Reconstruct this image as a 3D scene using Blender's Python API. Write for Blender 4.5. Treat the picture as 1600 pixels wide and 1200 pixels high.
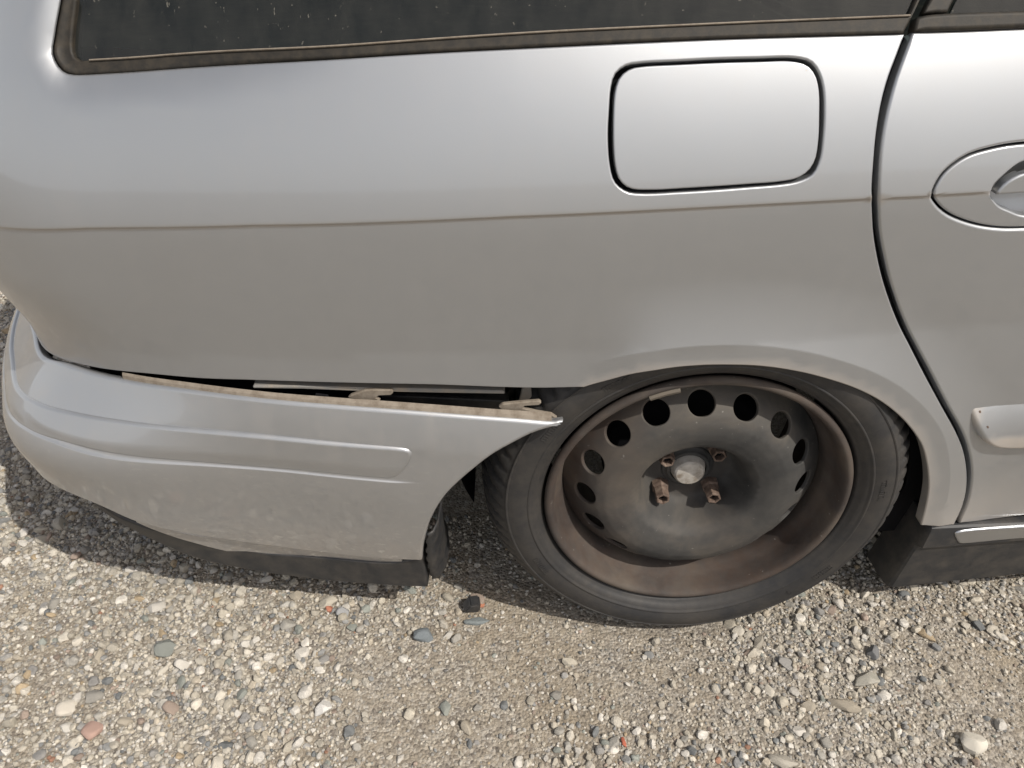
import bpy, math, random
import numpy as np
from mathutils import Vector
from mathutils.geometry import delaunay_2d_cdt

for o in list(bpy.data.objects): bpy.data.objects.remove(o)
scene = bpy.context.scene
COL = scene.collection
rng = np.random.default_rng(7)
random.seed(7)

# ------------------------------------------------------------------ camera
FPX = 1205.0                      # focal length in pixels of the 1600 x 1200 photograph
CAM_H = 1.105
PITCH = math.radians(36.8)
cd = bpy.data.cameras.new('camera'); cam = bpy.data.objects.new('camera', cd); COL.objects.link(cam)
cam.location = (0, 0, CAM_H); cam.rotation_euler = (math.radians(90) - PITCH, 0, 0)
cd.sensor_width = 36; cd.lens = FPX / 1600 * 36; cd.clip_start = 0.02; cd.clip_end = 2000
scene.camera = cam
# ------------------------------------------------------------------ sky and sun
TOSUN = Vector((0.66, -0.53, 1.0)).normalized()
elev = math.asin(TOSUN.z); azim = math.atan2(TOSUN.x, TOSUN.y)
world = bpy.data.worlds.new('World'); scene.world = world; world.use_nodes = True
wn = world.node_tree.nodes; wl = world.node_tree.links
sky = wn.new('ShaderNodeTexSky'); sky.sky_type = 'NISHITA'; sky.sun_disc = False
sky.sun_elevation = elev; sky.sun_rotation = azim; sky.air_density = 0.8; sky.dust_density = 5.0; sky.ozone_density = 1.0
cm = wn.new('ShaderNodeMix'); cm.data_type = 'RGBA'; wl.new(sky.outputs[0], cm.inputs[6]); cm.inputs[7].default_value = (12.5, 12.6, 12.8, 1)   # white summer haze, densest towards the horizon all round
tc = wn.new('ShaderNodeTexCoord'); sx = wn.new('ShaderNodeSeparateXYZ'); wl.new(tc.outputs['Generated'], sx.inputs[0])
hz = wn.new('ShaderNodeMapRange'); hz.inputs[1].default_value = 0.0; hz.inputs[2].default_value = 0.85; hz.inputs[3].default_value = 0.85; hz.inputs[4].default_value = 0.10; hz.interpolation_type = 'SMOOTHSTEP'
wl.new(sx.outputs[2], hz.inputs[0]); wl.new(hz.outputs[0], cm.inputs[0])
wl.new(cm.outputs[2], wn['Background'].inputs[0]); wn['Background'].inputs[1].default_value = 0.10
sl = bpy.data.lights.new('sun', 'SUN'); so = bpy.data.objects.new('sun', sl); COL.objects.link(so)
sl.energy = 4.3; sl.angle = math.radians(0.53); sl.color = (1.0, 0.95, 0.87)
so.rotation_euler = TOSUN.to_track_quat('Z', 'Y').to_euler(); so.location = (2, -2, 6)
scene.view_settings.view_transform = 'Standard'; scene.view_settings.look = 'None'
scene.view_settings.gamma = 1; scene.view_settings.use_curve_mapping = False
scene.view_settings.exposure = 0.0
scene.render.resolution_x = 1024; scene.render.resolution_y = 768

# ------------------------------------------------------------------ materials
def mat(name, base, rough=0.5, metal=0.0, coat=0.0, coat_rough=0.05, spec=0.5):
    m = bpy.data.materials.new(name); m.use_nodes = True
    b = m.node_tree.nodes['Principled BSDF']
    b.inputs['Base Color'].default_value = (*base, 1); b.inputs['Roughness'].default_value = rough
    b.inputs['Metallic'].default_value = metal; b.inputs['Coat Weight'].default_value = coat
    b.inputs['Coat Roughness'].default_value = coat_rough; b.inputs['Specular IOR Level'].default_value = spec
    return m, m.node_tree, b
def N(nt, kind, **kw):
    n = nt.nodes.new(kind)
    for k, v in kw.items():
        if k in n.inputs.keys(): n.inputs[k].default_value = v
        else: setattr(n, k, v)
    return n
def coords(nt, scale=(1, 1, 1), rot=(0, 0, 0)):
    t = nt.nodes.new('ShaderNodeTexCoord'); mp = nt.nodes.new('ShaderNodeMapping')
    mp.inputs['Scale'].default_value = scale; mp.inputs['Rotation'].default_value = rot
    nt.links.new(t.outputs['Object'], mp.inputs['Vector']); return mp.outputs[0]
def noise(nt, vec, scale, detail=4, rough=0.55, dist=0.0):
    n = N(nt, 'ShaderNodeTexNoise'); n.inputs['Scale'].default_value = scale; n.inputs['Detail'].default_value = detail
    n.inputs['Roughness'].default_value = rough; n.inputs['Distortion'].default_value = dist
    nt.links.new(vec, n.inputs['Vector']); return n.outputs['Fac']
def ramp(nt, fac, stops):
    r = nt.nodes.new('ShaderNodeValToRGB'); el = r.color_ramp.elements
    while len(el) < len(stops): el.new(0.5)
    for e, (p, c) in zip(el, stops):
        e.position = p; e.color = (*c, 1) if len(c) == 3 else c
    nt.links.new(fac, r.inputs[0]); return r.outputs[0]
def mixc(nt, fac, a, b, mode='MIX'):
    m = nt.nodes.new('ShaderNodeMix'); m.data_type = 'RGBA'; m.blend_type = mode
    for v, i in ((fac, 0), (a, 6), (b, 7)):
        if isinstance(v, (int, float)): m.inputs[i].default_value = v
        elif isinstance(v, tuple): m.inputs[i].default_value = (*v, 1)
        else: nt.links.new(v, m.inputs[i])
    return m.outputs[2]
def math_(nt, op, a, b=None, clamp=False):
    m = nt.nodes.new('ShaderNodeMath'); m.operation = op; m.use_clamp = clamp
    for v, i in ((a, 0), (b, 1)):
        if v is None: continue
        if isinstance(v, (int, float)): m.inputs[i].default_value = v
        else: nt.links.new(v, m.inputs[i])
    return m.outputs[0]
def bump(nt, h, strength, dist, bsdf, normal_in='Normal'):
    b = nt.nodes.new('ShaderNodeBump'); b.inputs['Strength'].default_value = strength; b.inputs['Distance'].default_value = dist
    nt.links.new(h, b.inputs['Height']); nt.links.new(b.outputs[0], bsdf.inputs[normal_in]); return b

BW = ((0, 0, 0), (1, 1, 1))
def paint_material(name, dirt):
    m, nt, b = mat(name, (0.358, 0.371, 0.386), 0.40, 0.9, 1.0, 0.04)
    v = coords(nt)
    att = nt.nodes.new('ShaderNodeAttribute'); att.attribute_name = 'dust'
    spl = noise(nt, v, 9, 6, 0.65)
    sp2 = noise(nt, v, 60, 5, 0.7)
    # thin film of dried mud: dust attribute (lower edges; also a crease tint) broken up by noise
    d1 = math_(nt, 'MULTIPLY', att.outputs['Fac'], ramp(nt, spl, [(0.25, (0.55,)*3), (0.7, (1.0,)*3)]))
    film = ramp(nt, sp2, [(0.40, (0.02,)*3), (0.80, (0.07,)*3)])
    rain = ramp(nt, noise(nt, coords(nt, (1, 1, .05)), 42, 5, .7), [(0.45, (0,)*3), (0.75, (0.10,)*3)])
    film = math_(nt, 'MULTIPLY', math_(nt, 'ADD', film, math_(nt, 'MULTIPLY', rain, ramp(nt, spl, [(0.4, (0,)*3), (0.65, (1,)*3)]))), dirt)
    d = math_(nt, 'ADD', d1, film, True)
    vor = N(nt, 'ShaderNodeTexVoronoi'); vor.inputs['Scale'].default_value = 58; nt.links.new(v, vor.inputs['Vector'])
    cell = N(nt, 'ShaderNodeSeparateColor'); nt.links.new(vor.outputs['Color'], cell.inputs[0])
    spot = math_(nt, 'MULTIPLY', math_(nt, 'LESS_THAN', vor.outputs['Distance'], 0.035), math_(nt, 'GREATER_THAN', cell.outputs[0], 0.93))
    d = math_(nt, 'MAXIMUM', d, math_(nt, 'MULTIPLY', spot, 0.55))
    if dirt > 1:
        vf = coords(nt, (1, 1, 2.6)); fk = ramp(nt, noise(nt, vf, 75, 3, .6), [(0.60, (0,)*3), (0.68, (1,)*3)])
        fleck = math_(nt, 'MULTIPLY', math_(nt, 'MULTIPLY', fk, att.outputs['Fac']), 1.6, True)
    col = mixc(nt, d, (0.358, 0.371, 0.386), (0.40, 0.31, 0.21))
    if dirt > 1:
        col = mixc(nt, fleck, col, (0.62, 0.60, 0.55)); d = math_(nt, 'MAXIMUM', d, fleck)
    nt.links.new(col, b.inputs['Base Color'])
    nt.links.new(math_(nt, 'SUBTRACT', 0.80, d, True), b.inputs['Metallic'])
    nt.links.new(math_(nt, 'ADD', 0.48, math_(nt, 'MULTIPLY', d, 0.3)), b.inputs['Roughness'])
    nt.links.new(math_(nt, 'SUBTRACT', 1.0, math_(nt, 'MULTIPLY', d, 1.4), True), b.inputs['Coat Weight'])
    fl = noise(nt, v, 1400, 2, 0.5)
    op = noise(nt, v, 5.5, 2, 0.4)
    bump(nt, math_(nt, 'ADD', math_(nt, 'MULTIPLY', fl, 0.05), op), 0.10, 0.012, b)
    cr = noise(nt, v, 25, 3, 0.5)
    nt.links.new(math_(nt, 'ADD', 0.03, math_(nt, 'MULTIPLY', cr, 0.05)), b.inputs['Coat Roughness'])
    return m
PAINT = paint_material('silver_paint', 0.5)
PAINT_BUMP = paint_material('silver_bumper_paint', 1.2)

def plastic(name, base, rough, dustcol=(0.30, 0.25, 0.19), amount=0.35, sc=30):
    m, nt, b = mat(name, base, rough)
    v = coords(nt); a = noise(nt, v, sc, 6, 0.7)
    d = math_(nt, 'MULTIPLY', ramp(nt, a, [(0.42, (0,)*3), (0.78, (1,)*3)]), amount)
    nt.links.new(mixc(nt, d, base, dustcol), b.inputs['Base Color'])
    nt.links.new(math_(nt, 'ADD', rough, math_(nt, 'MULTIPLY', d, 0.3), True), b.inputs['Roughness'])
    bump(nt, noise(nt, v, 500, 3), 0.15, 0.0006, b)
    return m
BLACK = plastic('black_plastic', (0.017, 0.018, 0.020), 0.5, amount=0.14)
TRIM = plastic('black_trim', (0.019, 0.017, 0.014), 0.6, (0.22, 0.17, 0.11), 0.14, 90)
TRIM.node_tree.nodes['Principled BSDF'].inputs['Specular IOR Level'].default_value = 0.3
INNER = mat('dark_cavity', (0.008, 0.008, 0.009), 0.9, spec=0.08)[0]
DUSTY = plastic('dusty_flange', (0.20, 0.170, 0.135), 0.8, (0.09, 0.068, 0.048), 0.9, 70)
BRACKET = plastic('grey_bracket', (0.17, 0.165, 0.155), 0.6, (0.30, 0.24, 0.17), 0.7, 25)
CHROME = plastic('brushed_strip', (0.40, 0.415, 0.435), 0.30, (0.30, 0.24, 0.17), 0.06, 40)
CHROME.node_tree.nodes['Principled BSDF'].inputs['Metallic'].default_value = 0.9

def steel_material():
    m, nt, b = mat('rusty_black_steel', (0.07, 0.07, 0.072), 0.7, spec=0.3)
    v = coords(nt)
    a = noise(nt, v, 9, 7, 0.6, 0.4); c = noise(nt, v, 45, 5, 0.7); e = noise(nt, v, 3.5, 3, 0.5)
    att = nt.nodes.new('ShaderNodeAttribute'); att.attribute_name = 'rust'
    base = ramp(nt, a, [(0.28, (0.022, 0.023, 0.024)), (0.5, (0.050, 0.048, 0.045)), (0.72, (0.092, 0.080, 0.066))])
    f = math_(nt, 'ADD', att.outputs['Fac'], math_(nt, 'SUBTRACT', e, 0.52), True)
    f2 = math_(nt, 'MULTIPLY', f, ramp(nt, c, [(0.3, (0.45,)*3), (0.65, (1,)*3)]), True)
    rust = ramp(nt, a, [(0.3, (0.034, 0.022, 0.017)), (0.5, (0.062, 0.043, 0.033)), (0.75, (0.095, 0.072, 0.054))])
    col = mixc(nt, f2, base, rust)
    speck = ramp(nt, noise(nt, v, 130, 2), [(0.72, (0,)*3), (0.78, (1,)*3)])
    col = mixc(nt, math_(nt, 'MULTIPLY', speck, 0.5), col, (0.22, 0.21, 0.19))
    nt.links.new(col, b.inputs['Base Color'])
    nt.links.new(math_(nt, 'ADD', 0.70, math_(nt, 'MULTIPLY', f2, 0.2)), b.inputs['Roughness'])
    bump(nt, math_(nt, 'ADD', c, math_(nt, 'MULTIPLY', a, 0.6)), 0.25, 0.0015, b)
    return m
STEEL = steel_material()
RUST, nt, b = mat('rust', (0.16, 0.085, 0.05), 0.8); v = coords(nt)
nt.links.new(ramp(nt, noise(nt, v, 90, 5), [(0.3, (0.055, 0.038, 0.029)), (0.5, (0.105, 0.070, 0.052)), (0.7, (0.18, 0.135, 0.105))]), b.inputs['Base Color'])
bump(nt, noise(nt, v, 220, 4), 0.5, 0.001, b)
CAPM, nt, b = mat('worn_cap', (0.3, 0.28, 0.25), 0.7); v = coords(nt)
nt.links.new(ramp(nt, noise(nt, v, 40, 6, .65), [(0.35, (0.16, 0.13, 0.10)), (0.5, (0.30, 0.28, 0.25)), (0.65, (0.40, 0.38, 0.35))]), b.inputs['Base Color'])
bump(nt, noise(nt, v, 150, 4), 0.4, 0.0015, b)

def rubber_material():
    m, nt, b = mat('tyre_rubber', (0.03, 0.03, 0.03), 0.62)
    v = coords(nt); a = noise(nt, v, 14, 6, 0.65); c = noise(nt, v, 90, 4, 0.7)
    f = ramp(nt, math_(nt, 'ADD', math_(nt, 'MULTIPLY', a, 0.7), math_(nt, 'MULTIPLY', c, 0.3)), [(0.4, (0,)*3), (0.72, (1,)*3)])
    nt.links.new(mixc(nt, math_(nt, 'MULTIPLY', f, 0.60), (0.016, 0.016, 0.017), (0.066, 0.057, 0.046)), b.inputs['Base Color'])
    bump(nt, c, 0.2, 0.001, b)
    return m
RUBBER = rubber_material()

def glass_material():
    m = bpy.data.materials.new('tinted_glass'); m.use_nodes = True; nt = m.node_tree
    b = nt.nodes['Principled BSDF']; out = nt.nodes['Material Output']
    b.inputs['Base Color'].default_value = (0.008, 0.011, 0.013, 1); b.inputs['Roughness'].default_value = 0.03
    b.inputs['IOR'].default_value = 1.5
    tr = N(nt, 'ShaderNodeBsdfTransparent'); tr.inputs[0].default_value = (0.30, 0.36, 0.33, 1)
    mx = N(nt, 'ShaderNodeMixShader'); mx.inputs[0].default_value = 0.45
    nt.links.new(b.outputs[0], mx.inputs[1]); nt.links.new(tr.outputs[0], mx.inputs[2])
    v = coords(nt); vs = coords(nt, (1, 1, 0.28))
    film = math_(nt, 'MULTIPLY', ramp(nt, noise(nt, vs, 38, 6, 0.7), [(0.3, (0.25,)*3), (0.75, (1,)*3)]), 0.06)
    vs2 = coords(nt, (1, 1, .22), (0.25, 0.3, 0)); st = ramp(nt, noise(nt, vs2, 260, 2, .6), [(0.66, (0,)*3), (0.72, (1,)*3)])
    sel = ramp(nt, noise(nt, v, 28, 3), [(0.50, (0,)*3), (0.64, (1,)*3)])
    streak = math_(nt, 'MULTIPLY', math_(nt, 'MULTIPLY', st, sel), 0.38)
    dots = math_(nt, 'MULTIPLY', ramp(nt, noise(nt, v, 170, 2), [(0.70, (0,)*3), (0.76, (1,)*3)]), 0.22)
    f = math_(nt, 'MAXIMUM', math_(nt, 'MAXIMUM', film, streak), dots)
    df = N(nt, 'ShaderNodeBsdfDiffuse'); df.inputs[0].default_value = (0.33, 0.31, 0.26, 1)
    m2 = N(nt, 'ShaderNodeMixShader'); nt.links.new(f, m2.inputs[0]); nt.links.new(mx.outputs[0], m2.inputs[1]); nt.links.new(df.outputs[0], m2.inputs[2])
    nt.links.new(m2.outputs[0], out.inputs[0]); return m
GLASS = glass_material()

# ------------------------------------------------------------------ small mesh helpers
def link(name, me, material, parent=None):
    o = bpy.data.objects.new(name, me); COL.objects.link(o)
    if material: me.materials.append(material)
    if parent: o.parent = parent
    return o
def raw_mesh(name, V, F, material, parent=None, smooth=True, normals=None, attrs=None):
    me = bpy.data.meshes.new(name); me.from_pydata([tuple(map(float, p)) for p in V], [], [tuple(map(int, f)) for f in F]); me.update()
    me.shade_smooth() if smooth else me.shade_flat()
    for k, a in (attrs or {}).items():
        at = me.attributes.new(k, 'FLOAT', 'POINT'); at.data.foreach_set('value', np.asarray(a, dtype=np.float32))
    if normals is not None: me.normals_split_custom_set_from_vertices([tuple(n) for n in normals])
    return link(name, me, material, parent)
def sstep(x): x = np.clip(x, 0, 1); return x * x * (3 - 2 * x)
def to_px(P):
    P = np.asarray(P, float); dy = P[..., 1]; dn = CAM_H - P[..., 2]
    zc = math.cos(PITCH) * dy + math.sin(PITCH) * dn; yc = math.cos(PITCH) * dn - math.sin(PITCH) * dy
    return np.stack([800 + FPX * P[..., 0] / zc, 600 + FPX * yc / zc], -1)
def ray(px):
    px = np.asarray(px, float); a = (px[..., 0] - 800) / FPX; b_ = (px[..., 1] - 600) / FPX
    return np.stack([a, math.cos(PITCH) - b_ * math.sin(PITCH), -(math.sin(PITCH) + b_ * math.cos(PITCH))], -1)
def on_ground(px, z=0.0):
    r = ray(px); t = (z - CAM_H) / r[..., 2]; return r * t[..., None] + np.array([0, 0, CAM_H])
def unproj(surf, px):
    px = np.atleast_2d(np.asarray(px, float)); r = ray(px); t = 0.80 / r[:, 1]
    q = np.stack([r[:, 0] * t - 0.268, CAM_H + r[:, 2] * t], -1); q[:, 0] = np.maximum(q[:, 0], -0.9)
    for i in range(60):
        e = px - to_px(surf(q[:, 0], q[:, 1])); h = 1e-4
        ju = (to_px(surf(q[:, 0] + h, q[:, 1])) - to_px(surf(q[:, 0] - h, q[:, 1]))) / (2 * h)
        jz = (to_px(surf(q[:, 0], q[:, 1] + h)) - to_px(surf(q[:, 0], q[:, 1] - h))) / (2 * h)
        det = ju[:, 0] * jz[:, 1] - ju[:, 1] * jz[:, 0]; det = np.where(abs(det) < 1e4, np.sign(det + 1e-9) * 1e4, det)
        d = np.stack([(e[:, 0] * jz[:, 1] - e[:, 1] * jz[:, 0]) / det, (ju[:, 0] * e[:, 1] - ju[:, 1] * e[:, 0]) / det], -1)
        q = q + np.clip(d, -0.05, 0.05) * 0.8
    return q
def catmull(P, closed=False, sub=10):
    """centripetal Catmull-Rom through P (safe for unevenly spaced points)"""
    P = np.asarray(P, float); n = len(P)
    if n < 3 and not closed: return P
    out = []
    for i in range(n if closed else n - 1):
        if closed: p0, p1, p2, p3 = P[(i - 1) % n], P[i], P[(i + 1) % n], P[(i + 2) % n]
        else:
            p1, p2 = P[i], P[i + 1]; p0 = P[i - 1] if i else 2 * p1 - p2; p3 = P[i + 2] if i + 2 < n else 2 * p2 - p1
        k1, k2, k3 = [max(np.linalg.norm(b_ - a_), 1e-9) ** .5 for a_, b_ in ((p0, p1), (p1, p2), (p2, p3))]
        m1 = (p1 - p0) / k1 - (p2 - p0) / (k1 + k2) + (p2 - p1) / k2; m2 = (p2 - p1) / k2 - (p3 - p1) / (k2 + k3) + (p3 - p2) / k3
        m1 = m1 * k2; m2 = m2 * k2
        for k in range(sub):
            t = k / sub; out.append((2 * t ** 3 - 3 * t * t + 1) * p1 + (t ** 3 - 2 * t * t + t) * m1 + (-2 * t ** 3 + 3 * t * t) * p2 + (t ** 3 - t * t) * m2)
    if not closed: out.append(P[-1])
    return np.array(out)
def resample(P, step, closed=False):
    P = np.asarray(P, float)
    if closed: P = np.vstack([P, P[:1]])
    s = np.r_[0, np.cumsum(np.linalg.norm(np.diff(P, axis=0), axis=1))]; n = max(int(s[-1] / step), 3 if closed else 1)
    t = np.linspace(0, s[-1], n + 1); Q = np.stack([np.interp(t, s, P[:, k]) for k in range(P.shape[1])], -1)
    return Q[:-1] if closed else Q
def chain(segs, step):
    """closed outline from a list of curves, each smooth, with corners where they meet"""
    out = []
    for s_ in segs:
        q = resample(catmull(s_), step)
        if out and np.linalg.norm(out[-1] - q[0]) < step * .6: q = q[1:]
        out.extend(list(q))
    if np.linalg.norm(out[0] - out[-1]) < step * .6: out.pop()
    return np.array(out)
def inside(poly, P):
    x, y = P[:, 0], P[:, 1]; c = np.zeros(len(P), bool); n = len(poly); j = n - 1
    for i in range(n):
        xi, yi = poly[i]; xj, yj = poly[j]
        if yi != yj:
            m = ((yi > y) != (yj > y)) & (x < (xj - xi) * (y - yi) / (yj - yi) + xi); c ^= m
        j = i
    return c
def area(P): return 0.5 * np.sum(P[:, 0] * np.roll(P[:, 1], -1) - np.roll(P[:, 0], -1) * P[:, 1])
shrink = lambda L, d: L - (lambda t: np.stack([-t[:, 1], t[:, 0]], -1) * -d)((lambda t: t / np.linalg.norm(t, axis=1)[:, None])(np.roll(L, -1, 0) - np.roll(L, 1, 0))) * (1 if area(L) > 0 else -1)
def polydist(P, L, closed=False):
    """distance of points P to polyline L"""
    A = L; B = np.roll(L, -1, 0)
    if not closed: A = A[:-1]; B = B[:-1]
    d = np.full(len(P), 1e9)
    for a, b_ in zip(A, B):
        ab = b_ - a; t = np.clip(((P - a) @ ab) / max(ab @ ab, 1e-12), 0, 1)
        d = np.minimum(d, np.hypot(*(P - a - t[:, None] * ab).T))
    return d
def frame(surf, u, z, h=6e-4):
    P = surf(u, z); du = surf(u + h, z) - surf(u - h, z); dz = surf(u, z + h) - surf(u, z - h)
    n = np.cross(du, dz); n /= np.linalg.norm(n, axis=1)[:, None] + 1e-12
    tu = du / (np.linalg.norm(du, axis=1)[:, None] + 1e-12); tz = np.cross(n, tu); return P, n, tu, tz
def panel(name, surf, outline, material, parent, holes=(), r=0.003, depth=0.014, h=0.014, off=0.0, lines=(), dust=None, attr='dust', flat_back=False):
    loops = []
    for k, L in enumerate([outline] + list(holes)):
        L = np.asarray(L, float)
        if (area(L) > 0) != (k == 0): L = L[::-1]
        loops.append(L)
    V2 = []; edges = []; info = []
    for L in loops:
        t = np.roll(L, -1, 0) - np.roll(L, 1, 0); t /= np.linalg.norm(t, axis=1)[:, None] + 1e-12
        m = np.stack([-t[:, 1], t[:, 0]], -1); base = len(V2)
        V2.extend(list(L + m * r)); n = len(L)
        edges += [(base + i, base + (i + 1) % n) for i in range(n)]; info.append((base, n, L, m))
    bl = [np.array(V2[b0:b0 + n]) for b0, n, _, _ in info]
    lo = bl[0].min(0); hi = bl[0].max(0)
    gx = np.arange(lo[0], hi[0], h); gy = np.arange(lo[1], hi[1], h * 0.866)
    G = np.array([(x + (h / 2 if j % 2 else 0), y) for j, y in enumerate(gy) for x in gx])
    G = G[inside(bl[0], G)] if len(G) else G
    for hb in bl[1:]:
        if len(G): G = G[~inside(hb, G)]
    for b_ in bl:
        if len(G): G = G[polydist(G, b_, True) > h * 0.5]
    for ln in lines:
        if len(G): G = G[polydist(G, ln) > 0.006]
    V2.extend(list(G))
    for ln in lines:
        k = inside(bl[0], ln) & (polydist(ln, bl[0], True) > 0.002)
        for hb in bl[1:]: k &= ~inside(hb, ln) & (polydist(ln, hb, True) > 0.002)
        base = None
        for i in range(len(ln)):
            if k[i]:
                V2.append(ln[i])
                if i and k[i - 1]: edges.append((len(V2) - 2, len(V2) - 1))
    vo, _, fo, orig, _, _ = delaunay_2d_cdt([Vector((float(a), float(b_))) for a, b_ in V2], edges, [], 0, 1e-6)
    W = np.array([(p.x, p.y) for p in vo]); T = np.array([list(f) for f in fo if len(f) == 3])
    c = W[T].mean(1); k = inside(bl[0], c)
    for hb in bl[1:]: k &= ~inside(hb, c)
    T = T[k]
    a_, b_, c_ = W[T[:, 0]], W[T[:, 1]], W[T[:, 2]]
    ar = (b_[:, 0] - a_[:, 0]) * (c_[:, 1] - a_[:, 1]) - (b_[:, 1] - a_[:, 1]) * (c_[:, 0] - a_[:, 0])
    T[ar < 0] = T[ar < 0][:, ::-1]
    o2n = {}
    for i, os_ in enumerate(orig):
        for o_ in os_: o2n[o_] = i
    P, nn, _, _ = frame(surf, W[:, 0], W[:, 1]); P = P + nn * off
    VV = [P]; NN = [nn]; UU = [W]; F = [tuple(t) for t in T]; cnt = len(P)
    for b0, n, L, m in info:
        prev = np.array([o2n[b0 + i] for i in range(n)])
        K = 3
        for k in range(1, K + 2):
            if k <= K:
                ph = k / K * math.pi / 2; uv = L + m * r * (1 - math.sin(ph)); dd = r * (1 - math.cos(ph))
            else:
                ph = math.pi / 2; uv = L; dd = depth
            p_, n_, tu, tz = frame(surf, uv[:, 0], uv[:, 1]); m3 = tu * m[:, :1] + tz * m[:, 1:]
            VV.append(p_ + n_ * (off - dd)); NN.append(n_ * math.cos(ph) - m3 * math.sin(ph)); UU.append(uv)
            cur = cnt + np.arange(n); cnt += n
            for i in range(n):
                j = (i + 1) % n; F.append((prev[j], prev[i], cur[i], cur[j]))
            prev = cur
    VV = np.vstack(VV); NN = np.vstack(NN); UU = np.vstack(UU)
    at = {attr: (dust(UU[:, 0], UU[:, 1]) if dust else np.zeros(len(VV)))}
    return raw_mesh(name, VV, F, material, parent, True, NN, at)
def lathe(name, prof, segs, material, parent, centre, close=False, rust=None, a0=0.0):
    """profile of (radius, depth) turned about the wheel axis (world Y)"""
    prof = np.asarray(prof, float); th = np.linspace(0, 2 * math.pi, segs, endpoint=False) + a0; n = len(prof)
    V = np.array([(centre[0] + r * math.cos(t), centre[1] + d, centre[2] + r * math.sin(t)) for t in th for r, d in prof])
    F = [(i * n + j, i * n + j + 1, ((i + 1) % segs) * n + j + 1, ((i + 1) % segs) * n + j) for i in range(segs) for j in range(n - 1)]
    if close:
        F.append(tuple(i * n for i in range(segs)))
    at = {'rust': np.tile(rust if rust is not None else np.zeros(n), segs)}
    return raw_mesh(name, V, F, material, parent, True, None, at)
def shade_auto(o, deg=35):
    me = o.data; me.shade_smooth()
    me.set_sharp_from_angle(angle=math.radians(deg))
def empty(name, loc, label=None, cat=None, group=None):
    o = bpy.data.objects.new(name, None); COL.objects.link(o); o.location = loc
    if label: o['label'] = label; o['category'] = cat
    if group: o['group'] = group
    return o

# ------------------------------------------------------------------ the ground
def ground_h(x, y):
    return (0.006 * np.sin(2.1 * x + 0.7) * np.cos(1.7 * y + .3) + 0.004 * np.sin(5.3 * x - 2.9 * y) + 0.0025 * np.sin(11 * x + 7 * y)
            - 0.014 * np.exp(-((x - 0.268) ** 2 / 0.05 + (y - 0.88) ** 2 / 0.02)))
def ground_material():
    m, nt, b = mat('sandy_gravel', (0.4, 0.35, 0.28), 0.9, spec=0.25)
    v = coords(nt)
    big = noise(nt, v, 2.2, 4, 0.6); mid = noise(nt, v, 26, 6, 0.7); fine = noise(nt, v, 330, 4, 0.75)
    vo = N(nt, 'ShaderNodeTexVoronoi'); vo.inputs['Scale'].default_value = 190; vo.inputs['Randomness'].default_value = 1; nt.links.new(v, vo.inputs['Vector'])
    vo2 = N(nt, 'ShaderNodeTexVoronoi'); vo2.inputs['Scale'].default_value = 90; nt.links.new(v, vo2.inputs['Vector'])
    sep = N(nt, 'ShaderNodeSeparateColor'); nt.links.new(vo.outputs['Color'], sep.inputs[0])
    sand = ramp(nt, mid, [(0.3, (0.235, 0.185, 0.125)), (0.55, (0.35, 0.285, 0.195)), (0.8, (0.42, 0.355, 0.26))])
    grit = ramp(nt, sep.outputs[0], [(0.0, (0.16, 0.15, 0.14)), (0.35, (0.33, 0.30, 0.25)), (0.7, (0.48, 0.44, 0.37)), (1.0, (0.60, 0.57, 0.50))])
    col = mixc(nt, ramp(nt, math_(nt, 'ADD', math_(nt, 'MULTIPLY', big, .6), math_(nt, 'MULTIPLY', mid, .4)), [(0.42, (0.75,)*3), (0.62, (0.2,)*3)]), sand, grit)
    col = mixc(nt, 0.55, col, ramp(nt, fine, [(0.25, (0.35,)*3), (0.75, (1.0,)*3)]), 'MULTIPLY')
    col = mixc(nt, 1.0, col, (1.0, 1.01, 1.05), 'MULTIPLY')
    nt.links.new(col, b.inputs['Base Color'])
    hgt = math_(nt, 'ADD', math_(nt, 'MULTIPLY', math_(nt, 'SUBTRACT', 0.7, vo.outputs['Distance']), 0.6), math_(nt, 'ADD', math_(nt, 'MULTIPLY', mid, 1.4), math_(nt, 'MULTIPLY', fine, 0.5)))
    bump(nt, hgt, 0.9, 0.006, b)
    return m
GROUND = ground_material()
def axis(lo, a, b_, hi, s1, s2):
    inner = np.arange(a, b_, s1); up = [b_]
    st = s1
    while up[-1] < hi: st *= 1.35; up.append(up[-1] + st)
    dn = [a]; st = s1
    while dn[-1] > lo: st *= 1.35; dn.append(dn[-1] - st)
    return np.array(sorted(set(np.round(np.r_[dn, inner, up], 5))))
gx = axis(-400, -2.2, 2.2, 400, 0.022, 0); gy = axis(-400, -0.6, 2.4, 400, 0.022, 0)
X, Y = np.meshgrid(gx, gy); fade = np.exp(-(X / 12) ** 2 - (Y / 12) ** 2)
Z = ground_h(X, Y) * fade
nx, ny = len(gx), len(gy)
ground = raw_mesh('ground', np.stack([X, Y, Z], -1).reshape(-1, 3),
                  [(j * nx + i, j * nx + i + 1, (j + 1) * nx + i + 1, (j + 1) * nx + i) for j in range(ny - 1) for i in range(nx - 1)], GROUND)
ground['kind'] = 'structure'

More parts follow.
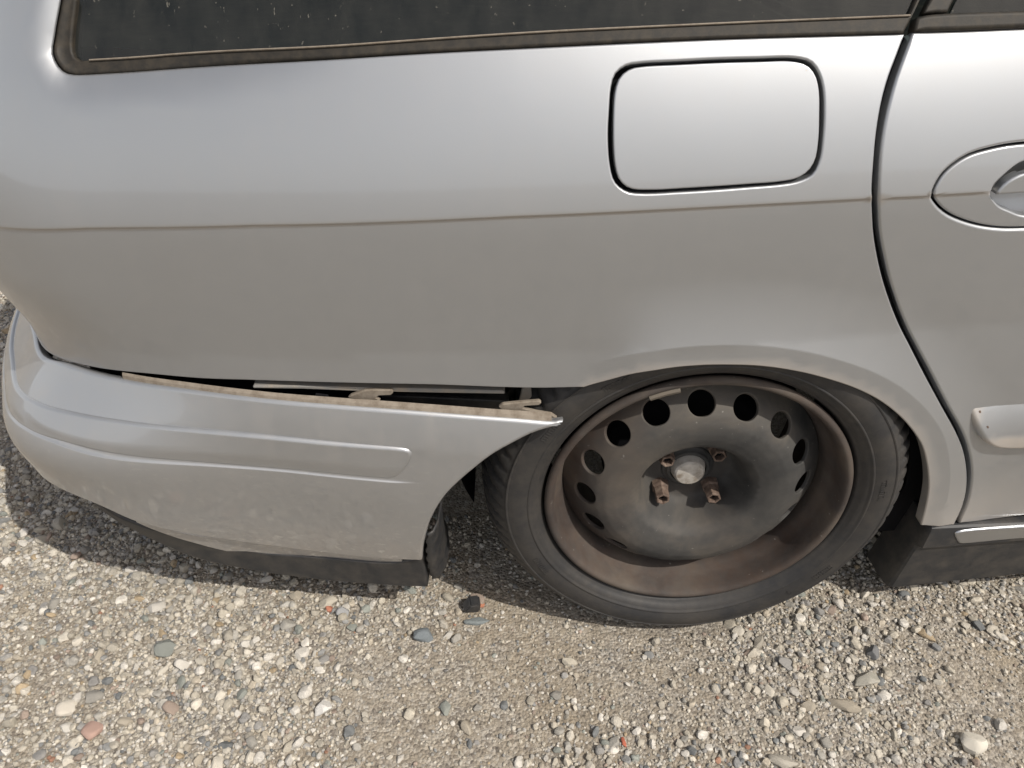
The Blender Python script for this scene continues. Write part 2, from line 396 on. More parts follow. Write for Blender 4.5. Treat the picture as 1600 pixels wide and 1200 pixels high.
# ------------------------------------------------------------------ body surface of the car
YAW = math.radians(4.0); OX, OY = 0.268, 0.765; WIDTH = 1.76
side = [(3.55, .55), (3.50, .30), (3.35, .12), (3.0, .035), (2.4, .008), (1.3, 0), (0.5, 0), (0, 0), (-.25, .004), (-.468, .020), (-.666, .052), (-.822, .092), (-.934, .165), (-1.013, .297), (-1.066, .45), (-1.105, .70)]
full = side + [(-1.12, .88)] + [(x, WIDTH - y) for x, y in side[::-1]]
pl = resample(catmull(np.array(full)[::-1], sub=24), 0.004)      # from the far front corner round the tail to the near front corner
pl = pl  # forward is the last part
s = np.r_[0, np.cumsum(np.linalg.norm(np.diff(pl, axis=0), axis=1))]
i0 = np.argmin(np.hypot(pl[:, 0], pl[:, 1])); PU = s - s[i0]
tg = np.gradient(pl, axis=0); ker = np.ones(15) / 15
tg = np.stack([np.convolve(np.pad(tg[:, k], 7, mode='edge'), ker, 'valid') for k in (0, 1)], -1)
tg /= np.linalg.norm(tg, axis=1)[:, None]
cy_, sy_ = math.cos(YAW), math.sin(YAW)
rot = np.array([[cy_, sy_], [-sy_, cy_]])
plw = pl @ rot + np.array([OX, OY]); tw = tg @ rot
def plan(u):
    x = np.interp(u, PU, plw[:, 0]); y = np.interp(u, PU, plw[:, 1]); tx = np.interp(u, PU, tw[:, 0]); ty = np.interp(u, PU, tw[:, 1])
    l = np.hypot(tx, ty); return x, y, -ty / l, tx / l
U_TAIL = float(np.interp(0, [0], [0])) + PU[np.argmin(abs(pl[:, 1] - WIDTH / 2) + (pl[:, 0] > 0) * 9)]
def surf_from(pf):
    def S(u, z):
        u = np.asarray(u, float); z = np.asarray(z, float); x, y, nx_, ny_ = plan(u); p = pf(u, z)
        return np.stack([x + nx_ * p, y + ny_ * p, z], -1)
    return S
def ext(fn_u, fn_z):
    o = np.argsort(fn_u); fu, fz = np.asarray(fn_u)[o], np.asarray(fn_z)[o]
    return lambda u: np.interp(u, fu, fz)
# crease height along the side, from the photographed line
CREASE_PX = [(0, 355), (140, 356), (400, 351.5), (800, 338), (1080, 325), (1360, 310), (1455, 306)]
S0 = surf_from(lambda u, z: 0 * u)
cq = unproj(S0, CREASE_PX); cs = np.polyfit(cq[2:, 0], cq[2:, 1], 1)
cu = np.r_[-6, -1.6, cq[:, 0], 0.9, 4]; cz = np.r_[cq[0, 1], cq[0, 1], cq[:, 1], np.polyval(cs, 0.9), np.polyval(cs, 0.9)]
zcrease = ext(cu, cz)
ARCH_PX = [(840, 607), (880, 606.5), (912, 606), (947, 596), (990, 585), (1040, 577), (1090, 572), (1140, 571), (1190, 573), (1250, 582), (1300, 595), (1340, 609), (1375, 627), (1405, 650), (1425, 672), (1440, 695), (1447.5, 720), (1451, 747), (1451, 765), (1447, 790), (1442, 810), (1439, 821)]
archq0 = None
def prof_body(u, z, flare=True):
    zc = zcrease(u); d = z - zc
    e_ = np.maximum(-d, 0); lo = 0.09 * ((e_ - 0.07) ** 2 - 0.0049) + 0.085 * np.minimum(e_, .18) ** 2 / (np.minimum(e_, .18) + .03)
    zb = zc + 0.155; dd = np.minimum(d, 0.155)
    up = -0.0032 + 0.12 * dd + 1.25 * dd ** 2 + 0.5075 * np.maximum(d - 0.155, 0)
    t = sstep((d + 0.0022) / 0.0044)
    fade = sstep((u + 1.0) / 0.25)                      # the ledge dies out towards the tail
    p = lo * (1 - t) + (up + 0.0032 * (1 - fade)) * t
    p = p + 0.022 * sstep((0.66 - z) / 0.16) * sstep((-0.62 - u) / 0.32) * np.where(d < 0, 1, 0)
    p = p + 0.25 * np.maximum(d - .155, 0) * sstep((-0.75 - u) / 0.5) * sstep((u - U_TAIL * 2 + .75) / .5 + 1)
    if flare and archq0 is not None:
        sh = np.shape(u); Q = np.stack([np.ravel(u), np.ravel(z)], -1); k = (abs(Q[:, 0]) < 0.75) & (Q[:, 1] < .8)
        dist = np.full(len(Q), 1.0)
        if k.any(): dist[k] = polydist(Q[k], archq0)
        p = p - (0.0150 * np.clip((0.118 - dist) / 0.088, 0, 1) ** 1.7 * sstep((Q[:, 0] + .19) / .10)).reshape(sh)
    return p
winq = None
def roll(u, z):
    sh = np.shape(u); Q = np.stack([np.ravel(u), np.ravel(z)], -1); k = (Q[:, 0] < -.35) & (Q[:, 0] > -1.1) & (Q[:, 1] > .80)
    out = np.zeros(len(Q))
    if winq is not None and k.any():
        dq = polydist(Q[k], winq); dq[inside(np.vstack([winq, [[-.35, 1.4], [-.35, winq[0, 1]]]]), Q[k])] = 0
        out[k] = 0.019 * np.clip(1 - dq / .034, 0, 1) ** 2 * sstep((-.42 - Q[k, 0]) / .22)
    return out.reshape(sh)
S_nof = surf_from(lambda u, z: prof_body(u, z, False))
aq = unproj(S_nof, ARCH_PX); archq0 = resample(np.vstack([catmull(aq[2:]), aq[-1] + (aq[-1] - aq[-3]) * 4]), 0.02)
S_pre = surf_from(prof_body)
wq_ = unproj(S_pre, [(800, 76), (600, 87), (400, 98), (200, 111), (140, 114.5), (115, 115), (100, 111), (88, 98), (82, 82), (87, 50), (96, 0)])
winq = resample(np.vstack([catmull(wq_), wq_[-1] + (wq_[-1] - wq_[-2]) * 6]), .006)
S_body = surf_from(lambda u, z: prof_body(u, z) + roll(u, z))
for _ in range(4):          # the flare follows the lip as seen on the flared surface itself
    aq = unproj(S_pre, ARCH_PX); archq0 = resample(np.vstack([catmull(aq[2:]), aq[-1] + (aq[-1] - aq[-3]) * 4]), 0.015)
B = lambda px: unproj(S_body, px)

car = empty('car', (OX + 0.9, OY + 0.9, 0), 'silver estate car with collapsed rear suspension, sagging bumper and bare steel wheel', 'car')
bpy.context.view_layer.update()
car_inv = car.matrix_world.inverted()
def adopt(o):            # parts are modelled in world coordinates
    if o.parent is car: o.matrix_parent_inverse = car_inv
    return o
_link = link
def link(name, me, material, parent=None):
    o = _link(name, me, material, None)
    if parent is not None:
        o.parent = parent; o.matrix_parent_inverse = car_inv if parent is car else PINV.get(parent.name, car_inv)
    return o
PINV = {}
class _P(dict):
    pass
def sub(o):              # sub-part frame: inverse of the parent's world matrix
    bpy.context.view_layer.update(); PINV[o.name] = o.matrix_world.inverted(); return o

GAP_L = [(1414, 53), (1403, 83), (1388, 123), (1378, 160), (1370, 207), (1366, 250), (1363, 300), (1363, 320), (1365, 360), (1371, 400), (1382, 445), (1402, 500), (1422, 540), (1445, 585), (1472, 635), (1495, 677), (1506, 705), (1511, 735), (1510.5, 765), (1504, 792), (1491, 820)]
GAP_R = [(1427, 50), (1413, 87), (1400, 123), (1388, 167), (1380, 207), (1375, 250), (1373, 300), (1372, 314), (1374, 360), (1381, 400), (1392, 445), (1412, 500), (1432, 540), (1452, 577), (1482, 635), (1505, 677), (1515, 707), (1519, 737), (1517, 765), (1511, 790), (1499, 817)]
BOT_PX = [(100, 563), (130, 571), (175, 579), (225, 584), (300, 591), (400, 595), (660, 601.5), (790, 606), (840, 607), (912, 606)]
BELT_PX = [(1414, 53), (1100, 62), (800, 76), (600, 87), (400, 98), (200, 111), (140, 114.5)]
WCORN_PX = [(140, 114.5), (115, 115), (100, 111), (88, 98), (82, 82), (87, 50), (96, 0)]
q_gl, q_gr, q_bot, q_belt, q_wc, q_arch = map(B, (GAP_L, GAP_R, BOT_PX, BELT_PX, WCORN_PX, ARCH_PX))
ZROOF = 1.345
U_CORNER = -1.26                                   # where the quarter panel meets the tailgate, round the corner
zb_l = q_bot[0, 1]
# --- quarter panel outline: bottom edge, arch, rear door gap, belt line, rear window edge, roof, tail
wtop = np.array([q_wc[-1] + (q_wc[-1] - q_wc[-2]) * k for k in (0.6, 2.0, 4.2)]); wtop[-1, 1] = min(wtop[-1, 1], ZROOF - .07)
slope_w = (q_wc[-1, 0] - q_wc[-2, 0]) / (q_wc[-1, 1] - q_wc[-2, 1])
wt = lambda z: np.array([q_wc[-1, 0] + slope_w * (z - q_wc[-1, 1]), z])
quarter = chain([
    np.vstack([[U_CORNER, zb_l - 0.034], [-1.12, zb_l - 0.026], [-1.02, zb_l - 0.012], q_bot]),
    q_arch[2:],
    np.vstack([q_arch[-1], [q_arch[-1, 0] + .004, q_gl[-1, 1] + .0], q_gl[-1]])[[0, 2]],
    q_gl[::-1],
    q_belt, q_wc,
    np.array([q_wc[-1], wt(1.0), wt(ZROOF - .085)]),
    np.array([wt(ZROOF - .085), wt(ZROOF - .085) + [.03, .015], [-.25, ZROOF - .062], [0.2, ZROOF - .058], [1.2, ZROOF - .06]]),
    np.array([[1.2, ZROOF - .06], [1.2, ZROOF]]), np.array([[1.2, ZROOF], [-1.0, ZROOF]]), np.array([[-1.0, ZROOF], [-1.17, ZROOF - .05], [U_CORNER, ZROOF - .22], [U_CORNER, 0.95], [U_CORNER, 0.75]]),
    np.array([[U_CORNER, 0.75], [U_CORNER, zb_l - .034]])], 0.006)
fq = lambda pts: np.array([(920 + a / 4, 60 + b_ / 4) for a, b_ in pts])
HOLE_PX = fq([(130, 430), (140, 310), (165, 225), (230, 172), (320, 155), (560, 142), (800, 130), (1050, 124), (1290, 122), (1390, 150), (1440, 220), (1465, 310), (1473, 450), (1465, 620), (1445, 760), (1400, 850), (1310, 895), (1200, 915), (1000, 932), (800, 948), (570, 962), (340, 972), (240, 960), (165, 900), (135, 800), (122, 620)])
FLAP_PX = fq([(165, 430), (174, 330), (200, 250), (260, 200), (340, 184), (560, 172), (820, 160), (1050, 154), (1280, 152), (1370, 180), (1415, 240), (1435, 330), (1437, 480), (1430, 650), (1410, 760), (1370, 825), (1300, 868), (1200, 888), (1000, 904), (800, 918), (600, 930), (400, 940), (260, 930), (200, 880), (175, 800), (163, 650)])
hole = resample(catmull(B(HOLE_PX), True), 0.006, True); flapo = resample(catmull(B(FLAP_PX), True), 0.006, True)
hole = hole + 0.0

uu = np.arange(-1.5, 1.6, 0.012)
def crease_lines(u0, u1):
    us = np.arange(u0, u1, 0.012); return [np.stack([us, zcrease(us) + k], -1) for k in (-.005, -.0022, -.0011, 0, .0011, .0022, .005)]
la = resample(catmull(q_arch[3:-2]), .012); lt_ = np.gradient(la, axis=0); lt_ /= np.linalg.norm(lt_, axis=1)[:, None]; ln_ = np.stack([-lt_[:, 1], lt_[:, 0]], -1)
lip_lines = [la + ln_ * k for k in (.0285, .0300, .0315)]
def dust_body(u, z):
    d = z - zcrease(u)
    crease_tint = np.exp(-((d + 0.0005) / 0.0022) ** 2) * sstep((u + 1.0) / .3) * 0.5  # tan tint along the crease line
    low = 0.30 * sstep((0.36 - z) / 0.16) * (u > 0.2)
    Q = np.stack([u, z], -1); a = polydist(Q, archq0); lip = 0.40 * np.exp(-(a / 0.006) ** 2)
    cor = 0.30 * sstep((-0.80 - u) / 0.15) * sstep((0.66 - z) / 0.15)
    return np.clip(np.maximum.reduce([crease_tint, low, lip, cor]), 0, 1)
quarter_panel = panel('quarter_panel', S_body, quarter, PAINT, car, [hole], r=0.0024, depth=0.018, h=0.015, lines=crease_lines(-1.0, .45) + lip_lines, dust=dust_body)
sub(quarter_panel)
flap = panel('fuel_flap', S_body, shrink(flapo, -0.0014), PAINT, car, r=0.0018, depth=0.010, h=0.012, off=-0.0006)
cup = [(p - flapo.mean(0)) * 1.12 + flapo.mean(0) for p in flapo]
panel('fuel_recess', S_body, np.array(cup), INNER, quarter_panel, r=0.001, depth=0.003, h=0.03, off=-0.016)

# --- rear door
ext_d = lambda line, u: np.polyval(np.polyfit(line[:, 0], line[:, 1], 1), u)
DB = B([(1499, 818), (1525, 815.5), (1600, 806)]); DT = B([(1427, 50), (1500, 48), (1600, 44)])
U_D = 1.42; U_F = 2.42
zdb = lambda u: ext_d(DB, u) if u < 1.2 else ext_d(DB, 1.2); zdt = lambda u: ext_d(DT, u) if u < 1.0 else ext_d(DT, 1.0) - .02 * (u - 1)
door = chain([np.vstack([DB, [[1.0, zdb(1.0)], [U_D, zdb(U_D)]]]), np.array([[U_D, zdb(U_D)], [U_D + .01, .5], [U_D, zdt(U_D)]]),
              np.vstack([[[U_D, zdt(U_D)], [1.0, zdt(1.0)]], DT[::-1]]), q_gr], 0.010)
HB = [(1457, 305), (1463, 287), (1477, 267), (1510, 243), (1550, 230), (1600, 222)]; HB2 = [(1600, 358), (1563, 358), (1523, 352), (1483, 337), (1463, 320)]
hb1, hb2 = B(HB), B(HB2); uc = max(hb1[-1, 0], hb2[0, 0]) + 0.006
def mirror_close(t, b_, uc):
    tm = t[::-1].copy(); tm[:, 0] = 2 * uc - tm[:, 0]; bm = b_[::-1].copy(); bm[:, 0] = 2 * uc - bm[:, 0]
    return np.vstack([t, tm[:-1], bm, b_])
bez = resample(catmull(mirror_close(hb1, hb2, uc), True), 0.005, True)
in1, in2 = B([(1548, 302), (1555, 289), (1567, 277), (1583, 263), (1600, 253)]), B([(1600, 338), (1580, 331), (1563, 323), (1553, 312)])
uc = max(uc, in1[-1, 0] + .004, in2[0, 0] + .004)
cupo = resample(catmull(mirror_close(in1, in2, uc), True), 0.004, True)
cen = bez.mean(0)
rear_door = panel('rear_door', S_body, door, PAINT, car, [bez], r=0.0035, depth=0.018, h=0.017, lines=crease_lines(.05, 1.6), dust=dust_body)
sub(rear_door)
bz_in = shrink(bez, 0.0022)
panel('handle_bezel', S_body, bz_in, PAINT, rear_door, [cupo], r=0.0025, depth=0.012, h=0.010, off=-0.0008, lines=crease_lines(.05, 1.0), dust=dust_body)
S_cup = surf_from(lambda u, z: prof_body(u, z) + 0.020 * np.clip(1 - (((u - uc) / 0.082) ** 2 + ((z - cen[1]) / 0.047) ** 2), 0, 1) ** .5 + 0.010)
panel('handle_cup', S_cup, shrink(cupo, -0.004), PAINT, rear_door, r=0.001, depth=0.003, h=0.009)
grip = cupo[cupo[:, 1] > zcrease(cupo[:, 0]) + 0.001]
gu0, gu1 = cupo[:, 0].min() + .006, cupo[:, 0].max() - .006
gz = lambda u: zcrease(u) - 0.002
gt = [(u, zcrease(u) + 0.002 + (cupo[:, 1].max() - zcrease(uc) - 0.008) * math.sqrt(max(0, 1 - ((u - uc) / (gu1 - uc)) ** 2))) for u in np.linspace(gu1, gu0, 40)]
gb = [(u, float(gz(u))) for u in np.linspace(gu0, gu1, 30)]
panel('door_handle', surf_from(lambda u, z: prof_body(u, z * 0 + zcrease(u) + .02) + 0.0 - 0.004 + 0.25 * np.maximum(z - zcrease(u) - .02, 0) ** 1), np.array(gb + gt), PAINT, rear_door, r=0.003, depth=0.012, h=0.008)
panel('door_gap_backing', S_body, np.vstack([resample(catmull(q_gl), .012) + [-.018, 0], (resample(catmull(q_gr), .012) + [.018, 0])[::-1]]), INNER, quarter_panel, r=.001, depth=.003, h=.02, off=-.015)  # near-black strip added behind the door gap to deepen its shade
# body-coloured rubbing strip on the door
ML = B([(1600, 693), (1560, 693), (1545, 690), (1532, 680), (1522, 660), (1517, 642), (1519, 634), (1526, 629), (1545, 625), (1600, 621)])
mz0, mz1 = ML[0, 1], ML[-1, 1]; sm = (ML[-1, 1] - ML[-2, 1]) / (ML[-1, 0] - ML[-2, 0])
mold = chain([np.vstack([[[U_D - .012, mz0 + .02]], ML, [[U_D - .012, mz1 + .02]]]), np.array([[U_D - .012, mz1 + .02], [U_D - .012, mz0 + .02]])], 0.006)
zmc = lambda u: np.interp(u, [ML[0, 0], U_D], [(mz0 + mz1) / 2, (mz0 + mz1) / 2 + .02])
S_mold = surf_from(lambda u, z: prof_body(u, z) - 0.010 + 0.22 * (z - zmc(u)) + 3.0 * (z - zmc(u)) ** 2)
panel('door_moulding', S_mold, mold, PAINT, rear_door, r=0.006, depth=0.018, h=0.010, dust=lambda u, z: 0.5 * sstep((zmc(u) - .012 - z) / .010) + .4 * sstep((ML[5, 0] + .022 - u) / .012))

for cx_, cy2 in ((1531, 643), (1543, 667)):
    cp = unproj(S_mold, [(cx_ - 3, cy2 - 2), (cx_ + 1, cy2 - 3.5), (cx_ + 3.5, cy2 + 1), (cx_ + 1, cy2 + 4), (cx_ - 1.5, cy2 + 2.5)]); cp = (cp - cp.mean(0)) * .62 + cp.mean(0)
    panel('paint_chip', S_mold, cp, RUST, rear_door, r=.0002, depth=.001, h=.02, off=.0004)
# --- front door and wing (outside the frame), simple but solid
fd = chain([np.array([[U_D + .012, zdb(1.4)], [U_F, zdb(1.4) + .01]]), np.array([[U_F, zdb(1.4) + .01], [U_F + .01, .5], [U_F - .02, zdt(1.4) - .02]]),
            np.array([[U_F - .02, zdt(1.4) - .02], [U_D + .012, zdt(1.4)]]), np.array([[U_D + .012, zdt(1.4)], [U_D + .022, .5], [U_D + .012, zdb(1.4)]])], .02)
front_door = panel('front_door', S_body, fd, PAINT, car, r=.0035, depth=.018, h=.03, lines=crease_lines(1.45, 2.4), dust=dust_body); sub(front_door)
wx = 2.86
fw = chain([np.array([[U_F + .012, zdb(1.4) + .02], [wx - .37, zdb(1.4) + .02]]), np.array([[wx + .37 * math.cos(t), .33 + .37 * math.sin(t)] for t in np.linspace(math.pi * 1.03, -.1, 24)]),
            np.array([[wx + .37, .29], [3.40, .36]]), np.array([[3.40, .36], [3.42, .6], [3.40, .72]]), np.array([[3.40, .72], [2.9, .80], [U_F, zdt(1.4) - .03]]),
            np.array([[U_F, zdt(1.4) - .03], [U_F + .022, .5], [U_F + .012, zdb(1.4) + .02]])], .02)
panel('front_wing', S_body, fw, PAINT, car, r=.004, depth=.02, h=.03, dust=None)
panel('front_door_handle', surf_from(lambda u, z: prof_body(u, z) - .012), np.array([[2.2 + .09 * math.cos(t) - .55, zcrease(1.6) + .03 * math.sin(t)] for t in np.linspace(0, 2 * math.pi, 40, endpoint=False)]), PAINT, front_door, r=.006, depth=.02, h=.012)

# --- glass, rubber seals and pillars
INN_L = B([(1422, 22.5), (1100, 36), (800, 51), (400, 76), (200, 89), (140, 92.5)]); INN_C = B([(140, 92.5), (122, 93), (113, 87), (110, 75), (111, 50), (117, 0)])
s2 = (INN_C[-1, 0] - INN_C[-2, 0]) / (INN_C[-1, 1] - INN_C[-2, 1]); wi = lambda z: np.array([INN_C[-1, 0] + s2 * (z - INN_C[-1, 1]), z])
q_sr = B([(1414, 53), (1427, 29), (1441, 0)]); sl_r = (q_sr[-1, 0] - q_sr[-2, 0]) / (q_sr[-1, 1] - q_sr[-2, 1]); wr = lambda z: np.array([q_sr[-1, 0] + sl_r * (z - q_sr[-1, 1]), z])
ZW = ZROOF - .062
seal_out = chain([q_belt[::-1], np.vstack([q_sr]), np.array([wr(1.0), wr(ZW)]), np.array([wr(ZW), wt(ZW - .012)]), np.array([wt(ZW - .012), wt(1.0), q_wc[-1]]), q_wc[::-1]], .005)
g0 = wr(INN_L[0, 1])
gl_in = chain([INN_L[::-1], np.array([INN_L[0], wr(1.0) + [-.008, 0], wr(ZW - .02) + [-.008, 0]]), np.array([wr(ZW - .02) + [-.008, 0], wi(ZW - .03)]), np.array([wi(ZW - .03), wi(1.0), INN_C[-1]]), INN_C[::-1]], .005)
seal_out = shrink(seal_out, 0.0008)
seal = panel('window_seal', S_body, seal_out, TRIM, car, [gl_in], r=0.003, depth=0.015, h=0.014, off=-0.001); sub(seal)
lipp = [resample(catmull(INN_L), .01)]
# dusty lip where glass meets rubber
li = resample(catmull(INN_L), .012); lo_ = li + [0, -.0016]
panel('seal_lip', S_body, np.vstack([li[::-1], lo_]), DUSTY, seal, r=.0008, depth=.004, h=.01, off=0.0012)
side_glass = panel('side_window', S_body, shrink(gl_in, -0.004), GLASS, car, r=.0008, depth=.003, h=.03, off=-.007)
# rear door belt seal, frame and pane
dsT = B([(1432, 28), (1445, 24), (1480, 21), (1600, 17)])
dseal = chain([DT, np.array([DT[-1], [U_D, zdt(U_D)]]), np.array([[U_D, zdt(U_D)], [U_D, zdt(U_D) + .021]]), np.vstack([[[U_D, zdt(U_D) + .021]], dsT[::-1]]), np.vstack([dsT[0], DT[0]])], .010)
ds = panel('door_belt_seal', S_body, dseal, TRIM, car, r=.004, depth=.014, h=.012, off=0.003); sub(ds)
pfr = B([(1443, 21), (1481, 19)]); pr = lambda z, k: np.array([pfr[k, 0] + sl_r * (z - pfr[k, 1]), z])
panel('door_pillar_trim', S_body, chain([np.array([pr(pfr[0, 1], 0), pr(pfr[1, 1], 1)]), np.array([pr(pfr[1, 1], 1), pr(ZW, 1)]), np.array([pr(ZW, 1), pr(ZW, 0)]), np.array([pr(ZW, 0), pr(pfr[0, 1], 0)])], .012), TRIM, ds, r=.003, depth=.01, h=.02, off=.001)
zg = zdt(.9) + .021
panel('door_window', S_body, chain([np.array([pr(pfr[1, 1], 1) + [.004, -.004], [U_D - .02, zdt(U_D) + .017]]), np.array([[U_D - .02, zdt(U_D) + .017], [U_D - .05, ZW - .01]]), np.array([[U_D - .05, ZW - .01], pr(ZW - .01, 1) + [.004, 0]]), np.array([pr(ZW - .01, 1) + [.004, 0], pr(pfr[1, 1], 1) + [.004, -.004]])], .02), GLASS, car, r=.001, depth=.003, h=.04, off=-.007)
panel('front_window', S_body, chain([np.array([[U_D + .03, zdt(1.4) + .0], [2.36, zdt(1.4) - .02]]), np.array([[2.36, zdt(1.4) - .02], [1.85, ZW]]), np.array([[1.85, ZW], [U_D, ZW]]), np.array([[U_D, ZW], [U_D + .03, zdt(1.4)]])], .03), GLASS, car, r=.001, depth=.003, h=.05, off=-.008)
panel('roof_rail', S_body, chain([np.array([[1.2, ZROOF - .06], [1.85, ZW]]), np.array([[1.85, ZW], [2.42, zdt(1.4) - .02]]), np.array([[2.42, zdt(1.4) - .02], [2.48, zdt(1.4)]]), np.array([[2.48, zdt(1.4)], [1.9, ZROOF]]), np.array([[1.9, ZROOF], [1.2, ZROOF]]), np.array([[1.2, ZROOF], [1.2, ZROOF - .06]])], .02), PAINT, car, r=.003, depth=.01, h=.03)
panel('centre_pillar', S_body, chain([np.array([[U_D - .05, zdt(1.4) + .01], [U_D + .03, zdt(1.4) + .005]]), np.array([[U_D + .03, zdt(1.4) + .005], [U_D, ZW]]), np.array([[U_D, ZW], [U_D - .06, ZW]]), np.array([[U_D - .06, ZW], [U_D - .05, zdt(1.4) + .01]])], .02), TRIM, car, r=.003, depth=.01, h=.03, off=.001)

# --- black sheet added behind the panels so the gaps look dark
arch_in = q_arch[2:]
inn = chain([np.array([[-1.5, .16], [-.47, .16]]), np.vstack([[[-.47, .16], [-.45, .30], [-.38, .44]], arch_in[1:-1] + [0, .004], [[aq[-1, 0] - .01, .20], [aq[-1, 0] - .01, .14]]]),
             np.array([[aq[-1, 0] - .01, .14], [2.45, .14]]), np.array([[2.45, .14], [2.45, .88]]), np.array([[2.45, .88], [.9, .93], [-.0, .925], [-.4, .905], [-1.5, .89]]), np.array([[-1.5, .89], [-1.5, .16]])], .02)
panel('gap_backing', S_nof, inn, INNER, car, r=.002, depth=.004, h=.05, off=-.045)

# --- tail, roof, far side: closed so that the car shades the ground and its own interior
ut0, ut1 = 2 * U_TAIL - U_CORNER + .008, U_CORNER - .008
tail = chain([np.array([[ut0, zb_l - .032], [ut1, zb_l - .032]]), np.array([[ut1, zb_l - .032], [ut1, .93]]), np.array([[ut1, .93], [ut1, ZROOF - .22], [ut1 + .085, ZROOF - .05]]), np.array([[ut1 + .085, ZROOF - .05], [ut1 + .08, ZROOF]]), np.array([[ut1 + .08, ZROOF], [ut0 - .08, ZROOF]]), np.array([[ut0 - .08, ZROOF], [ut0, ZROOF - .22], [ut0, .93]]), np.array([[ut0, .93], [ut0, zb_l - .032]])], .02)
rg = chain([np.array([[ut0 + .12, .98], [ut1 - .12, .98]]), np.array([[ut1 - .12, .98], [ut1 - .14, ZROOF - .08]]), np.array([[ut1 - .14, ZROOF - .08], [ut0 + .14, ZROOF - .08]]), np.array([[ut0 + .14, ZROOF - .08], [ut0 + .12, .98]])], .02)
tailgate = panel('tailgate', S_body, tail, PAINT, car, [rg], r=.004, depth=.02, h=.04); sub(tailgate)
panel('rear_window', S_body, shrink(rg, -.006), GLASS, tailgate, r=.001, depth=.003, h=.06, off=-.006)
TAILR = mat('red_lens', (0.35, 0.01, 0.012), 0.12, 0, 1)[0]
for sgn in (0, 1):
    a, b_ = (ut1 - .01, ut1 - .15)
    pts = np.array([[a, .66], [a, .90], [b_, .90], [b_, .66]])
    if sgn: pts[:, 0] = 2 * U_TAIL - pts[:, 0]
    panel('tail_light', S_body, resample(pts, .012, True), TAILR, car, r=.008, depth=.02, h=.02, off=.010)
NUM_U0 = U_TAIL
far = chain([np.array([[-6.0, .22], [2 * U_TAIL - U_CORNER, .22]]), np.array([[2 * U_TAIL - U_CORNER, .22], [2 * U_TAIL - U_CORNER, ZROOF]]), np.array([[2 * U_TAIL - U_CORNER, ZROOF], [2 * U_TAIL - 1.9, ZROOF]]), np.array([[2 * U_TAIL - 1.9, ZROOF], [2 * U_TAIL - 2.5, .87]]), np.array([[2 * U_TAIL - 2.5, .87], [-6.0, .80]]), np.array([[-6., .80], [-6., .22]])], .03)
U_MINP = PU[0] + .03; far = far[far[:, 0] >= U_MINP] if (far[:, 0] < U_MINP).any() else far
fwn = chain([np.array([[2 * U_TAIL - 2.3, .93], [2 * U_TAIL + .80, .96]]), np.array([[2 * U_TAIL + .80, .96], [2 * U_TAIL + .72, ZROOF - .08]]), np.array([[2 * U_TAIL + .72, ZROOF - .08], [2 * U_TAIL - 1.85, ZROOF - .07]]), np.array([[2 * U_TAIL - 1.85, ZROOF - .07], [2 * U_TAIL - 2.3, .93]])], .03)
far_side = panel('far_side', S_body, far, PAINT, car, [fwn], r=.004, depth=.02, h=.06); sub(far_side)
panel('far_window', S_body, shrink(fwn, -.006), GLASS, far_side, r=.001, depth=.003, h=.1, off=-.006)
# roof: bridge between the two roof edges
us = np.linspace(-1.0, 1.9, 40); un = np.r_[np.linspace(ut1 + .08, -1.0, 12)[:-1], us]
A_ = S_body(un, np.full(len(un), ZROOF)); Bf = S_body(2 * U_TAIL - un, np.full(len(un), ZROOF)); V = []; K = 16
for i_, (a_, b_) in enumerate(zip(A_, Bf)):
    for k in range(K + 1):
        t = k / K; p = a_ * (1 - t) + b_ * t; p = p.copy(); p[2] += 0.085 * (1 - (2 * t - 1) ** 4) ** .6 * float(sstep(i_ / 16) * sstep((len(un) - 1 - i_) / 14 + .25)); V.append(p)
F = [(i * (K + 1) + k, (i + 1) * (K + 1) + k, (i + 1) * (K + 1) + k + 1, i * (K + 1) + k + 1) for i in range(len(un) - 1) for k in range(K)]
raw_mesh('roof', V, F, PAINT, car)
def bridge(name, na, za, nb, zb2, material, crown=0.0, inset=0.0):
    A_ = S_body(np.array(na), np.array(za)); Bq = S_body(np.array(nb), np.array(zb2)); V = []; F = []; m_ = len(na); K = 10
    A2 = S_body(2 * U_TAIL - np.array(na), np.array(za))
    for a_, b_ in zip(A_, A2):
        for k in range(K + 1):
            t = inset + (1 - 2 * inset) * k / K; p = a_ * (1 - t) + b_ * t; p[2] += crown * (1 - (2 * t - 1) ** 4); V.append(p)
    F = [(i * (K + 1) + k, (i + 1) * (K + 1) + k, (i + 1) * (K + 1) + k + 1, i * (K + 1) + k + 1) for i in range(m_ - 1) for k in range(K)]
    return raw_mesh(name, V, F, material, car)
bridge('bonnet', [2.44, 2.7, 3.0, 3.3, 3.45], [.86, .83, .79, .73, .68], [0], [0], PAINT, .05)
bridge('windscreen', [1.9, 2.1, 2.3, 2.46], [ZROOF, 1.18, 1.0, .87], [0], [0], GLASS, .06)
bridge('nose', [3.45, 3.5, 3.5, 3.45], [.68, .6, .4, .2], [0], [0], PAINT, 0)
bridge('underbody', list(np.linspace(-1.2, -.42, 8)) , [.26] * 8, [0], [0], INNER, 0, .03)
bridge('floor_pan', list(np.linspace(.40, 3.45, 8)), [.17] * 8, [0], [0], INNER, 0, .05)
bridge('load_cover', list(np.linspace(-1.3, 0.45, 12)), [.895] * 12, [0], [0], plastic('load_cover_fabric', (0.03, 0.03, 0.033), .9), 0, .035)
